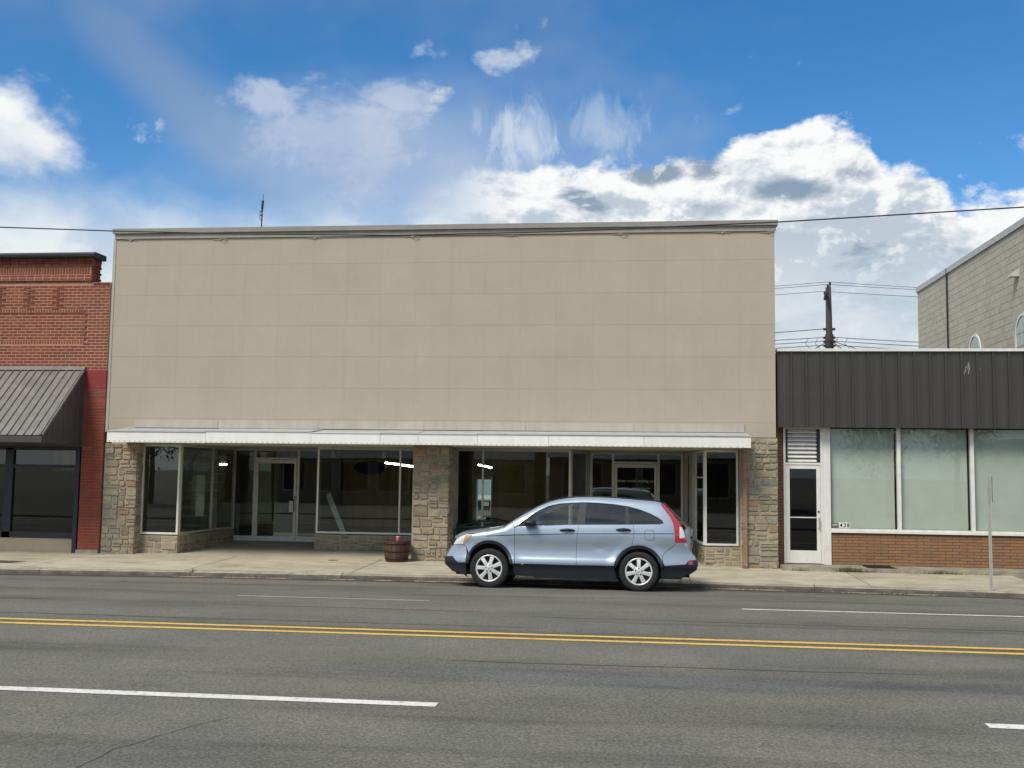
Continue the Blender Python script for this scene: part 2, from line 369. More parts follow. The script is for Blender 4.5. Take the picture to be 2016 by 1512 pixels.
m_redband = M('red_painted_band', (.24, .03, .03), .7, var=.12, scale=4, streak=.1)
m_cap = M('dark_cap_stone', (.05, .055, .06), .8, var=.2, scale=6, bump=.4, bscale=30)
m_awn = M('awning_metal', (.205, .19, .175), .55, metal=.2, var=.1, scale=2, streak=.25, orand=.05)
m_awn_d = M('awning_dark_metal', (.075, .065, .062), .5, metal=.2, var=.12, scale=3)
m_stucco = M('tan_stucco', (.40, .345, .25), .9, var=.08, scale=3, bump=.3, bscale=80)
m_brown = M('brown_metal_siding', (.054, .050, .046), .45, metal=.1, var=.06, scale=2, streak=.16, orand=.04)
m_brick438 = M('tan_roman_brick', (.27, .15, .085), .85, var=.1, scale=6, fine=.14, fscale=70, bump=.5, bscale=70, orand=.13, hrand=.005, spec=.3)
m_brick438s = M('tan_roman_brick_field', (.27, .15, .085), .85, isl=.13, var=.1, scale=6, fine=.14, fscale=70, bump=.5, bscale=70, spec=.3)
m_mort438 = M('roman_mortar', (.16, .09, .045), .95, var=.15)
m_blind = M('blind_slat', (.80, .84, .77), .6, var=.05, scale=2)
m_blk = M('concrete_block', (.45, .425, .36), .9, var=.06, scale=3, fine=.12, fscale=40, bump=.5, bscale=60, orand=.07, spec=.25)
m_blks = M('concrete_block_field', (.45, .425, .36), .9, isl=.07, var=.08, scale=4, fine=.12, fscale=40, bump=.5, bscale=60, spec=.25)
m_blkm = M('block_mortar', (.39, .37, .31), .95, var=.1)
m_whitep = M('white_trim_paint', (.74, .74, .71), .55, var=.06, scale=4, streak=.1)
m_black = M('black_trim', (.012, .013, .015), .55, var=.1)
m_dark = M('dark_void', (.01, .01, .01), .9, var=.1)
m_wood_pole = M('weathered_pole_wood', (.06, .052, .045), .95, var=.25, scale=5, bump=.6, bscale=30)
m_wire = M('wire_black', (.02, .022, .025), .6, var=.1)
m_galv = M('galvanised_steel', (.46, .47, .46), .45, metal=.6, var=.15, scale=8)
m_pipe = M('rusty_downpipe', (.30, .175, .125), .75, var=.2, scale=5, streak=.2)
m_ground = M('ground_dirt', (.20, .18, .14), .95, var=.2, scale=.3)
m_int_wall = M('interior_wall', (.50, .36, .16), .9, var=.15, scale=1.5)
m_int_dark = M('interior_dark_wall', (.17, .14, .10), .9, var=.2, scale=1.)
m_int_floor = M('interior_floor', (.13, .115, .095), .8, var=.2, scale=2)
m_int_ceil = M('interior_ceiling', (.34, .34, .30), .9, var=.1)
m_ply = M('plywood', (.42, .30, .13), .8, var=.15, scale=3, streak=.2)
m_blue = M('dark_blue_board', (.012, .02, .05), .6, var=.2)
m_tubeE = M('fluorescent_tube', (.9, .9, .9), .4, emit=(1, .95, .84, 24.))
m_lampw = M('white_lamp_metal', (.50, .54, .48), .5, var=.05)
m_leaf = M('leaf_green', (.055, .10, .025), .7, var=.4, scale=8, spec=.3)
m_grass = M('weed_green', (.11, .15, .035), .8, var=.4, scale=14, spec=.3)
m_debris = M('gutter_litter', (.40, .35, .25), .95, var=.4, scale=30, spec=.2)
m_bark = M('bark', (.09, .07, .05), .95, var=.25, scale=9, bump=.6, bscale=30)
g_shop = glass('shop_glass', (.66, .74, .68), 2.1, wave=.03)
g_438 = glass('tinted_office_glass', (.745, .79, .755), 1.7, wave=.03)
g_door = glass('dark_door_glass', (.10, .14, .16), 1.2, wave=.02)
g_bronze = glass('storefront_glass', (.62, .60, .52), 1.6, wave=.03)

# ------------------------------------------------------------------ ground, road, kerb, pavement
def zroad(y):
    return .12 - .0032*(y-12.5)**2 - (.0055*(y-18)**2 if y > 18 else 0) - (.0055*(7-y)**2 if y < 7 else 0)
def ykerb(x): return 20.5 - .005*min((x+1.5)**2, 110.)
struct('ground', MB().quad((-3000, -3000, -.35), (3000, -3000, -.35), (3000, 3000, -.35), (-3000, 3000, -.35)), m_ground)
mb = MB(); ys = [4.5+i*.5 for i in range(32)]+[20.4]; xs = [-160, -60, -30]+[-20+i for i in range(37)]+[30, 60, 160]
for x in xs:
    yk = ykerb(x)
    for y in ys:
        yy = 4.5+(y-4.5)*(yk-4.5+.02)/(20.4-4.5); mb.v.append((x, yy, zroad(y)))
nY = len(ys)
for i in range(len(xs)-1):
    for j in range(nY-1): mb.f.append((i*nY+j, (i+1)*nY+j, (i+1)*nY+j+1, i*nY+j+1)); mb.mi.append(0)
road = struct('road', mb, m_asphalt, True)
def strip(name, x0, x1, y0, y1, mat, dz=.004, wob=0., parent=road, y2=None, fray=0.):
    mb = MB(); n = max(2, int((x1-x0)/.4)); k = 3
    for i in range(n+1):
        x = x0+(x1-x0)*i/n; s = (y2-y0)*i/n if y2 is not None else 0
        e = min(1, i/2, (n-i)/2) if fray else 1
        a = y0+s+rng.uniform(-wob, wob); b = y1+s+rng.uniform(-wob, wob)
        if fray: mid = (a+b)/2; a = mid+(a-mid)*e; b = mid+(b-mid)*e
        for j in range(k+1):
            y = a+(b-a)*j/k; mb.v.append((x, y, zroad(y*1.0)+dz))
    for i in range(n):
        for j in range(k): mb.f.append((i*(k+1)+j, (i+1)*(k+1)+j, (i+1)*(k+1)+j+1, i*(k+1)+j+1)); mb.mi.append(0)
    return obj(name, mb, mat, parent, True)
strip('yellow_line', -120, 120, 12.18, 12.30, m_yellow, wob=.004)
strip('yellow_line', -120, 120, 12.50, 12.62, m_yellow, wob=.004)
for x0, x1 in ((-11.2, -1.60), (2.80, 6.4), (-24, -15.)): strip('lane_dash', x0, x1, 8.78, 8.92, m_white, wob=.004)
strip('lane_dash', -6.0, -3.0, 15.76, 15.86, m_worn, wob=.012)
strip('lane_dash', 1.62, 5.9, 15.78, 15.88, m_white, wob=.004); strip('lane_dash', -13.3, -10.2, 15.76, 15.86, m_worn, wob=.01)
for x0, x1, y0 in ((-14, -8.3, 14.75), (-6, -2.0, 14.62), (-1.5, 7.5, 14.15), (-9, -1, 13.12), (-2, 3.0, 10.72)):
    strip('crack_seal', x0, x1, y0, y0+.05, m_tar, dz=.0035, wob=.02, fray=1, y2=y0+rng.uniform(-.1, .1))
mb = MB(); p = Vector((-3.15, 8.2, 0))
for i in range(9):                                               # a hairline crack
    q = p+Vector((rng.uniform(-.12, .0), -.16+rng.uniform(-.03, .03), 0)); w_ = .005
    mb.quad((p.x-w_, p.y, zroad(p.y)+.0045), (p.x+w_, p.y, zroad(p.y)+.0045), (q.x+w_, q.y, zroad(q.y)+.0045), (q.x-w_, q.y, zroad(q.y)+.0045)); p = q
obj('crack', mb, m_kerb_face, road)
# gutter strip, a dirtier sheet next to the kerb
mb = MB(); n = 120
for i in range(n+1):
    x = -30+60*i/n; yk = ykerb(x)
    for j, o_ in enumerate((-.62+rng.uniform(-.08, .08), -.35, .0)):
        yy = yk+o_; ye = 4.5+(yy-4.5)*15.9/(yk-4.48); mb.v.append((x, yy, zroad(ye)+.004))
for i in range(n):
    for j in range(2): mb.f.append((i*3+j, i*3+3+j, i*3+4+j, i*3+1+j)); mb.mi.append(0)
obj('gutter', mb, m_asphalt_dirt, road, True)

kerb = struct('kerb', MB().box(-160, 160, 20.7, 20.72, -.3, -.05), m_kerb)
def kerb_stone(x0, x1):
    mb = MB(); n = 6; prof = [(-.03, -.2), (-.012, -.06), (0.0, -.025), (.022, -.004), (.16, 0.0), (.16, -.2)]
    for i in range(n+1):
        x = x0+(x1-x0)*i/n; yk = ykerb(x); jz = rng.uniform(-.004, .004)
        for dy, z in prof: mb.v.append((x, yk+dy+rng.uniform(-.004, .004), z+jz))
    k = len(prof)
    for i in range(n):
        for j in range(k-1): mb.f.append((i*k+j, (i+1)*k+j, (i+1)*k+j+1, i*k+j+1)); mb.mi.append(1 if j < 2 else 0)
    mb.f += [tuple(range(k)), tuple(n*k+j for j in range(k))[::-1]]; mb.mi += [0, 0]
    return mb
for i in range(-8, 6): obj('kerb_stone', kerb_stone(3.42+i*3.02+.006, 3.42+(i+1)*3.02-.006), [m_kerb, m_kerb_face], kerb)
struct('far_kerb_run', MB().box(-160, -20.8, 19.9, 20.1, -.3, 0).box(21.6, 160, 19.9, 20.1, -.3, 0), m_kerb)

walk = struct('sidewalk', MB().box(-160, 160, 20.9, 23.3, -.3, -.06), m_dark)
def zwalk(y): return .02*(y-20.6)
def slab(x0, x1, y0f, y1, mat, parent, z=zwalk):
    mb = MB(); n = 5
    for i in range(n+1):
        x = x0+(x1-x0)*i/n; y0 = y0f(x)
        for y, zz in ((y0, z(y0)-.1), (y0, z(y0)-.003), (y0+.006, z(y0)), (y1-.006, z(y1)), (y1, z(y1)-.003), (y1, z(y1)-.1)): mb.v.append((x, y, zz))
    for i in range(n):
        for j in range(5): mb.f.append((i*6+j, (i+1)*6+j, (i+1)*6+j+1, i*6+j+1)); mb.mi.append(0)
    mb.f += [tuple(range(6)), tuple(n*6+j for j in range(6))[::-1]]; mb.mi += [0, 0]
    return obj('slab', mb, mat, parent)
for i in range(-6, 4):
    x0 = -5.53+i*3.34; x1 = x0+3.34
    slab(x0+.011, x1-.011, lambda x: ykerb(x)+.168, 22.07, m_concrete, walk)
    slab(x0+.011, x1-.011, lambda x: 22.085, 23.34, m_concrete, walk)
struct('far_pavement', MB().box(-160, -25.8, 20.1, 23.2, -.3, .02).box(11.3, 160, 20.3, 23.2, -.3, .02), m_concrete)
struct('near_lot', MB().box(-160, 160, -40, 4.5, -.3, -.02), m_asphalt)
struct('alley_ground', MB().box(-60, 60, 36.3, 80, -.3, 0.0), m_concrete)

# ------------------------------------------------------------------ stone veneer
def split(x0, x1, z0, z1, out, mw=.42, mh=.27):
    w, h = x1-x0, z1-z0
    if w <= mw and h <= mh and (w*h < .028 or rng.random() < .62): out.append((x0, x1, z0, z1)); return
    canv = w > .24; canh = h > .10
    if not (canv or canh): out.append((x0, x1, z0, z1)); return
    if canh and (not canv or h*1.9 > w*rng.uniform(.5, 1.7)):
        t = z0+h*rng.uniform(.3, .7); split(x0, x1, z0, t, out, mw, mh); split(x0, x1, t, z1, out, mw, mh)
    else:
        t = x0+w*rng.uniform(.33, .67); split(x0, t, z0, z1, out, mw, mh); split(t, x1, z0, z1, out, mw, mh)
def stone(parent, rect, fn, n_out, weights):
    x0, x1, z0, z1 = rect; g = .006; w, h = x1-x0, z1-z0; j = min(.026, .2*min(w, h))
    jit = lambda: rng.uniform(0, j)
    x0 += g; x1 -= g; z0 += g; z1 -= g
    P = [(x0+jit(), z0+jit()), ((x0+x1)/2+rng.uniform(-.2, .2)*w*.5, z0+jit()*.6), (x1-jit(), z0+jit()), (x1-jit()*.6, (z0+z1)/2), (x1-jit(), z1-jit()),
         ((x0+x1)/2+rng.uniform(-.2, .2)*w*.5, z1-jit()*.6), (x0+jit(), z1-jit()), (x0+jit()*.6, (z0+z1)/2)]
    p = rng.uniform(.004, .026); cx, cz = sum(q[0] for q in P)/8, sum(q[1] for q in P)/8
    mb = MB(); ins = min(.009, .16*min(w, h))
    def ring(k, dpt, wob=0):
        for a, b in P:
            L = math.hypot(a-cx, b-cz) or 1; s = max(0, L-k)/L
            mb.v.append(tuple(fn(cx+(a-cx)*s, cz+(b-cz)*s, dpt+rng.uniform(-wob, wob))))
    ring(0, -.03); ring(.001, p*.65, .002); ring(ins, p, .004)
    for r_ in range(2):
        for k in range(8): mb.f.append((r_*8+k, r_*8+(k+1) % 8, r_*8+8+(k+1) % 8, r_*8+8+k)); mb.mi.append(0)
    mb.v.append(tuple(fn(cx, cz, p+rng.uniform(-.003, .006))))
    for k in range(8): mb.f.append((16+k, 16+(k+1) % 8, 24)); mb.mi.append(0)
    obj('stone', mb, rng.choices(m_stone, weights)[0], parent)
def veneer(name, thing_, x0, x1, z0, z1, fn, backing, weights=(6, 4, 3, 1, 2, 1), seed=1, mw=.42, mh=.27, extra=()):
    global rng
    keep = rng; rng = random.Random(seed)
    part = obj(name, backing, m_mortar, thing_)
    out = []; split(x0, x1, z0, z1, out, mw, mh)
    for r_ in out: stone(part, r_, fn, None, weights)
    for (a0, a1, b0, b1, f2) in extra:
        out = []; split(a0, a1, b0, b1, out, mw, mh)
        for r_ in out: stone(part, r_, f2, None, weights)
    rng = keep
    return part

# ------------------------------------------------------------------ the beige building
F = 23.3
B = thing('storefront_building', 'wide beige two-shop building with blank panelled upper wall and stone piers', 'building', (-4.48, F, 0))
FZ0 = 2.62
wall = obj('wall', MB().box(-12.06, 3.10, F+.03, F+.3, 2.62, 7.52), m_joint, B)
rows = [2.86, 3.18, 3.90, 4.62, 5.34, 6.06, 6.78, 7.41]
cols = [-12.10]+[-11.32+.805*i for i in range(18)]+[3.13]
gap = .0022
for r_ in range(len(rows)-1):
    z0, z1 = rows[r_], rows[r_+1]
    for c_ in range(len(cols)-1):
        x0, x1 = cols[c_], cols[c_+1]; dy = rng.uniform(-.0008, .0008)
        mb = MB(); y = F+dy; g = .0004; gz = .0010; e = .0008
        mb.v += [(x0+g, y+.04, z0+gz), (x1-g, y+.04, z0+gz), (x1-g, y+.04, z1-gz), (x0+g, y+.04, z1-gz),
                 (x0+g, y+e, z0+gz), (x1-g, y+e, z0+gz), (x1-g, y+e, z1-gz), (x0+g, y+e, z1-gz),
                 (x0+g+e, y, z0+gz+e), (x1-g-e, y, z0+gz+e), (x1-g-e, y, z1-gz-e), (x0+g+e, y, z1-gz-e)]
        for k in range(4): mb.f += [(k, (k+1) % 4, 4+(k+1) % 4, 4+k), (4+k, 4+(k+1) % 4, 8+(k+1) % 4, 8+k)]
        mb.f.append((8, 9, 10, 11)); mb.mi = [0]*9
        obj('panel', mb, m_beige, wall)
obj('coping', MB().box(-12.17, 3.20, F-.09, F+.4, 7.535, 7.645), m_coping, B)
obj('frieze_board', MB().box(-12.13, 3.16, F-.035, F+.02, 7.413, 7.532), M('frieze_paint', (.36, .335, .28), .7, var=.08, scale=3, streak=.12), B)
obj('corner_trim', MB().box(-12.17, -12.103, F-.012, F+.12, 2.86, 7.411), m_beige_trim, B)
for k, x in enumerate((-11.75, -9.55, -7.27, -4.98, -2.7, -.25, 2.0, 3.0)):
    mb = MB(); z = 7.39
    mb.tube([(x-.2, F-.012, z-.005), (x-.08, F-.02, z+rng.uniform(-.02, .01)), (x+.03, F-.028, z+.01), (x+.16, F-.015, z-.012)], .006, 6)
    mb.box(x-.02, x+.022, F-.03, F-.004, z-.02, z+.006)
    if k % 2: mb.tube([(x+.02, F-.05, z-.02), (x+.07, F-.04, z-.045), (x+.14, F-.03, z-.035), (x+.17, F-.02, z-.01)], .007, 6)
    obj('lamp_bracket', mb, m_beige_trim, B)
bx = [-11.45, -9.44, -7.07, -4.62, -2.33, .07, 2.46]
for a, b in zip(bx, bx[1:]):
    dy = rng.uniform(0, .01)
    obj('sign_board', MB().quad((a+.003, F-.035-dy, 2.965), (b-.003, F-.035-dy, 2.965), (b-.003, F-.022-dy, 3.15), (a+.003, F-.022-dy, 3.15)).box(a+.003, b-.003, F-.02, F-.003, 2.965, 3.15), m_beige_trim, B)
# canopy
can = obj('canopy', MB().box(-11.65, 2.44, 22.46, F+.02, 2.63, 2.68), m_soffit, B)
fx = [-11.66, -9.36, -6.95, -5.41, -4.57, -3.27, -1.74, .28, 2.50]
for a, b in zip(fx, fx[1:]):
    dy = rng.uniform(-.006, .006); dz = rng.uniform(-.006, .006)
    obj('fascia_panel', MB().box(a+.003, b-.003, 22.40+dy, 22.43+dy, 2.605+dz, 2.855+dz), m_fascia, can)
mb = MB()
for a, b in zip(fx, fx[1:]):
    dz = rng.uniform(-.012, .012)
    mb.quad((a, 22.39, 2.858+dz), (b, 22.39, 2.858+dz), (b, F-.004, 2.955+dz*.5), (a, F-.004, 2.955+dz*.5)).box(a, b, 22.385, 22.40, 2.84+dz, 2.858+dz)
obj('flashing', mb, m_flash, can)
stuff(obj('rivets', (lambda m_: [m_.box(-11.6+i*.118, -11.585+i*.118, 22.388, 22.40, 2.622, 2.637) for i in range(119)] and m_)(MB()), m_flash, can))
for y in (22.75, 23.05): obj('soffit_batten', MB().box(-11.6, 2.4, y, y+.04, 2.612, 2.628), m_soffit, can)
# piers of rubble stone
fnF = lambda u, v, dd: (u, F-dd, v)
def side_fn(x): return lambda u, v, dd: (x+dd, u, v)
def side_fn_l(x): return lambda u, v, dd: (x-dd, u, v)
veneer('stone_pier', B, -12.16, -11.34, .03, 2.60, fnF, MB().box(-12.16, -11.372, F+.012, F+.42, 0, 2.60), seed=11, extra=[(F, F+.32, .03, 2.6, side_fn(-11.36))])
veneer('stone_pier', B, -4.86, -4.03, .05, 2.61, fnF, MB().box(-4.86, -4.062, F+.012, F+.8, 0, 2.61), seed=23, weights=(7, 4, 3, 1, 1, 0), extra=[(F, F+.7, .05, 2.6, side_fn(-4.05))])
veneer('stone_pier', B, 2.37, 3.16, .05, 2.85, fnF, MB().box(2.37, 3.16, F+.012, F+.42, 0, 2.85), seed=37, weights=(5, 5, 3, 1, 3, 1), mh=.2)
# bulkheads under the display windows
ZS = .50
veneer('stone_bulkhead', B, -11.34, -10.44, .04, ZS-.03, lambda u, v, dd: (u, 23.58-dd, v), MB().box(-11.36, -10.44, 23.58, 23.75, 0, ZS-.03), seed=5, mh=.2)
def slant(p, q):
    p, q = Vector((p[0], p[1], 0)), Vector((q[0], q[1], 0)); t = (q-p).normalized(); L = (q-p).length
    nrm = Vector((t.y, -t.x, 0))
    return L, (lambda u, v, dd: tuple(p+t*u+nrm*dd+Vector((0, 0, v)))), t, nrm, p, q
def slab_wall(p, q, z0, z1, th, mb=None):
    L, fn, t, nrm, P, Q = slant(p, q); mb = mb or MB()
    pts = [fn(0, 0, 0), fn(L, 0, 0), fn(L, 0, -th), fn(0, 0, -th)]
    b = len(mb.v); mb.v += [(x, y, z0) for x, y, z in pts]+[(x, y, z1) for x, y, z in pts]
    for f_ in ((3, 2, 1, 0), (4, 5, 6, 7), (0, 1, 5, 4), (1, 2, 6, 5), (2, 3, 7, 6), (3, 0, 4, 7)): mb.f.append(tuple(b+i for i in f_)); mb.mi.append(0)
    return mb
PA, PB = (-10.44, 23.6), (-10.30, 26.86)
def glaze(parent, p, q, z0, z1, mulls, mat_f=None, mat_g=None, fw=.045, name='window', bars=()):
    """a run of glass from p to q with a frame, posts at the fractions in mulls"""
    mat_f = mat_f or m_alum; mat_g = mat_g or g_shop
    L, fn, t, nrm, P, Q = slant(p, q)
    fr = MB()
    def post(u, z0_, z1_, w=fw, dpt=.05):
        a = Vector(fn(u, z0_, 0)); b = Vector(fn(u, z1_, 0)); fr.bar(a, b, w, dpt, nrm)
    def rail(u0, u1, z, w=fw): fr.bar(Vector(fn(u0, z, 0)), Vector(fn(u1, z, 0)), .05, w, (0, 0, 1))
    us = [0]+[m_*L for m_ in mulls]+[L]
    for u in us: post(min(max(u, fw/2), L-fw/2), z0, z1)
    for a, b in zip(us, us[1:]):
        a_ = a+(fw if a == 0 else fw/2); b_ = b-(fw if b == L else fw/2)
        rail(a_, b_, z0+fw/2); rail(a_, b_, z1-fw/2)
        for (lo, hi, z) in bars:
            if a_ >= lo*L-.1 and b_ <= hi*L+.1: rail(a_, b_, z, fw*.7)
    fo = obj(name, fr, mat_f, parent)
    for a, b in zip(us, us[1:]):
        g = MB().quad(fn(a+.01, z0+.01, -.004), fn(b-.01, z0+.01, -.004), fn(b-.01, z1-.01, -.004), fn(a+.01, z1-.01, -.004))
        obj('pane', g, mat_g, fo, fixn=False)
    return fo
ZH = 2.585
glaze(B, (-11.36, 23.6), PA, ZS, ZH, [], name='display_window')
L, fnB, t_, n_, P_, Q_ = slant(PA, (-10.36, 26.86))
veneer('stone_bulkhead', B, 0.06, L, .05, ZS-.03, fnB, slab_wall(PA, (-10.36, 26.86), 0, ZS-.03, .15), seed=6, mh=.2)
glaze(B, (PA[0], PA[1]+.03), (-10.36, 26.84), ZS, ZH, [.55], name='display_window', mat_f=m_alum_d)
veneer('stone_bulkhead', B, -7.66, -4.86, .10, ZS-.03, lambda u, v, dd: (u, 25.2-dd, v), MB().box(-7.66, -4.86, 25.2, 25.4, 0, ZS-.03), seed=7, mh=.2)
glaze(B, (-7.64, 25.22), (-4.86, 25.22), ZS, ZH, [.745], name='display_window')
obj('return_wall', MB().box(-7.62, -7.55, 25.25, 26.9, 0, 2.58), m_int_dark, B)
# entrance, left shop
DY = 26.9
def entrance(x0, xd0, xd1, x1, zf, sign=False, hinge_left=True):
    e = glaze(B, (x0, DY), (x1, DY), zf, ZH, [(xd0-x0)/(x1-x0), (xd1-x0)/(x1-x0)], name='entrance', fw=.06)
    obj('kick_rail', MB().box(x0+.065, xd0-.035, DY-.028, DY+.028, zf+.005, zf+.13), m_alum, e)
    obj('kick_rail', MB().box(xd1+.035, x1-.065, DY-.028, DY+.028, zf+.005, zf+.13), m_alum, e)
    fr = MB(); a, b = xd0+.04, xd1-.04; zt = zf+2.12; w = .065; y0, y1 = DY-.035, DY+.015
    fr.box(xd0+.031, xd1-.031, DY-.02, DY+.02, zt+.01, zt+.06)
    fr.box(a, a+w, y0, y1, zf+.01, zt).box(b-w, b, y0, y1, zf+.01, zt).box(a+w, b-w, y0, y1, zt-.09, zt).box(a+w, b-w, y0, y1, zf+.01, zf+.13)
    d_ = obj('door', fr, m_alum, B)
    obj('door_pane', MB().quad((a+w-.01, DY, zf+.12), (b-w+.01, DY, zf+.12), (b-w+.01, DY, zt-.08), (a+w-.01, DY, zt-.08)), g_shop, d_, fixn=False)
    return d_, a, b, zt
dL, a_, b_, zt_ = entrance(-10.45, -9.84, -8.66, -7.66, .17)
obj('door_handle', MB().tube([(b_-.035, DY-.04, 1.28), (b_-.035, DY-.10, 1.24), (b_-.03, DY-.11, 1.12), (b_-.035, DY-.10, .98), (b_-.035, DY-.04, .95)], .013, 8), m_black, dL)
obj('paper_notice', MB().box(b_-.19, b_-.062, DY-.012, DY-.006, .93, 1.22), m_whitep, dL)
obj('lock_cylinder', MB().lathe([(.001, -.045), (.022, -.045), (.022, -.03)], (b_-.03, DY, 1.33), 12, 'Y'), m_black, dL)
dR, aR, bR, ztR = entrance(-1.02, -.44, .70, 1.32, .17)
m_letter = M('cream_lettering', (.88, .92, .70), .7, var=.1)
for txt, sz, x, z in (('clover creek trading co.', .098, .12, 1.835), ('welcome', .062, -.14, 1.67), ('antiques & collectibles', .055, .26, 1.67)):
    me = text_mesh('lettering', txt, sz, m_letter); o = link('lettering', me, dR, (x, DY-.008, z), (math.pi/2, 0, 0))
# right shop windows
fnW = lambda u, v, dd: (u, 25.2-dd, v)
veneer('stone_bulkhead', B, -4.05, -1.42, .10, ZS-.03, fnW, MB().box(-4.05, -1.42, 25.2, 25.4, 0, ZS-.03), seed=8, mh=.2)
glaze(B, (-4.28, 25.22), (-1.42, 25.22), ZS, ZH, [.26], name='display_window')
obj('pilaster', MB().box(-4.36, -4.13, 25.12, 25.19, .1, 2.58), m_alum_d, B)
glaze(B, (-1.41, 25.24), (-1.05, 26.86), ZS, ZH, [], name='display_window', mat_f=m_alum_d)
veneer('stone_bulkhead', B, .06, 1.62, .10, ZS-.03, slant((-1.41, 25.24), (-1.05, 26.86))[1], slab_wall((-1.41, 25.24), (-1.05, 26.86), 0, ZS-.03, .15), seed=9, mh=.2)
QA, QB = (1.62, 23.6), (1.42, 26.84)
L2, fnQ, *_ = slant(QB, QA)
veneer('stone_bulkhead', B, .3, L2-.05, .05, ZS-.03, fnQ, slab_wall(QB, QA, 0, ZS-.03, .15), seed=10, mh=.2)
glaze(B, QB, (QA[0], QA[1]+.03), ZS, ZH, [.5], name='display_window', bars=[(.5, 1, 1.98)])
glaze(B, QA, (2.35, 23.6), ZS, ZH, [], name='display_window')
veneer('stone_bulkhead', B, 1.62, 2.40, .05, ZS-.03, lambda u, v, dd: (u, 23.58-dd, v), MB().box(1.62, 2.40, 23.58, 23.75, 0, ZS-.03), seed=12, mh=.2, weights=(5, 5, 2, 0, 3, 1))
obj('wood_jamb', MB().box(1.335, 1.42, 26.7, 26.95, .17, 2.58), m_soffit, B)
obj('soffit', MB().box(-12.0, 3.05, F+.02, 27.3, 2.60, 2.66), m_soffit, B)
obj('window_head', MB().box(-11.35, -10.4, 23.62, 23.68, 2.586, 2.598).box(-7.6, -4.86, 25.1, 25.18, 2.54, 2.598).box(-4.05, -1.45, 25.1, 25.18, 2.54, 2.598).box(-10.4, -7.7, 26.8, 26.86, 2.54, 2.598).box(-1, 1.3, 26.8, 26.86, 2.54, 2.598), m_alum_d, B)
# shell and interior
sh = MB()
sh.box(-12.06, -11.9, F+.31, 36, 0, 7.3).box(2.95, 3.10, F+.31, 36, 0, 7.3)
sh.box(-12.06, -5.26, 36, 36.2, 0, 7.3).box(-4.72, 3.10, 36, 36.2, 0, 7.3).box(-5.26, -4.72, 36, 36.2, 0, .36).box(-5.26, -4.72, 36, 36.2, 1.82, 7.3)
obj('outer_wall', sh, m_stucco, B)
obj('roof', MB().box(-12.05, 3.09, F+.32, 36.1, 7.3, 7.4), m_dark, B)
obj('ceiling', MB().box(-11.9, 2.95, 27.35, 36, 3.0, 3.1).box(-11.9, 2.95, 27.3, 27.36, 2.58, 3.0), m_int_ceil, B)
obj('shop_floor', MB().box(-11.9, 2.95, 26.96, 36, -.05, .165).box(-11.85, -10.5, 23.8, 26.96, -.05, .40).box(-7.48, -4.2, 25.42, 26.96, -.05, .40).box(-4.15, -1.2, 25.42, 26.96, -.05, .40).box(1.7, 2.9, 23.8, 26.96, -.05, .40), m_int_floor, B)
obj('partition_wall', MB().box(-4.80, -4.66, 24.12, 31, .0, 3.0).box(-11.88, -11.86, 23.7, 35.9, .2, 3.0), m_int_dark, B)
obj('back_panelling', MB().box(-11.85, -5.5, 35.9, 35.97, .17, 3.0).box(-4.5, 2.9, 35.9, 35.97, .17, 3.0), m_int_wall, B)
obj('rear_door_frame', MB().box(-5.30, -5.24, 35.85, 36.22, .17, 1.9).box(-4.74, -4.68, 35.85, 36.22, .17, 1.9).box(-5.24, -4.74, 35.85, 36.22, 1.80, 1.9), m_alum_d, B)
recess = struct('recess_floor', MB().box(-11.9, 3.0, F+.05, 26.95, -.3, -.02), m_dark)
zr = lambda y: .06+.028*(y-23.34)
for x0, x1 in ((-11.36, -9.4), (-9.4, -7.0), (-7.0, -4.86), (-4.05, -1.5), (-1.5, .6), (.6, 2.4)):
    slab(x0+.004, x1-.004, lambda x: 23.345, 26.9, m_recess, recess, zr)

# ------------------------------------------------------------------ bricks
def brick_mesh(w, h, d, mat, name='brick', e=.004):
    mb = MB(); x, z = w/2, h/2
    mb.v += [(-x, d, -z), (x, d, -z), (x, d, z), (-x, d, z), (-x, e, -z), (x, e, -z), (x, e, z), (-x, e, z), (-x+e, 0, -z+e), (x-e, 0, -z+e), (x-e, 0, z-e), (-x+e, 0, z-e)]
    for k in range(4): mb.f += [(k, (k+1) % 4, 4+(k+1) % 4, 4+k), (4+k, 4+(k+1) % 4, 8+(k+1) % 4, 8+k)]
    mb.f.append((8, 9, 10, 11)); mb.mi = [0]*9
    me = mb.mesh(name, mat); fix_normals(me); return me
def joined_bricks(name, lst, mat, parent, depth=.03, tr=None):
    """lst of (cx, y, cz, w, h)"""
    mb = MB(); e = .004
    for cx, y, cz, w, h in lst:
        b = len(mb.v); x0, x1, z0, z1 = cx-w/2, cx+w/2, cz-h/2, cz+h/2
        V = [(x0, y+depth, z0), (x1, y+depth, z0), (x1, y+depth, z1), (x0, y+depth, z1), (x0, y+e, z0), (x1, y+e, z0), (x1, y+e, z1), (x0, y+e, z1), (x0+e, y, z0+e), (x1-e, y, z0+e), (x1-e, y, z1-e), (x0+e, y, z1-e)]
        mb.v += [tr(*v) for v in V] if tr else V
        for k in range(4): mb.f += [(b+k, b+(k+1) % 4, b+4+(k+1) % 4, b+4+k), (b+4+k, b+4+(k+1) % 4, b+8+(k+1) % 4, b+8+k)]
        mb.f.append((b+8, b+9, b+10, b+11)); mb.mi += [0]*9
    return stuff(obj(name, mb, mat, parent))

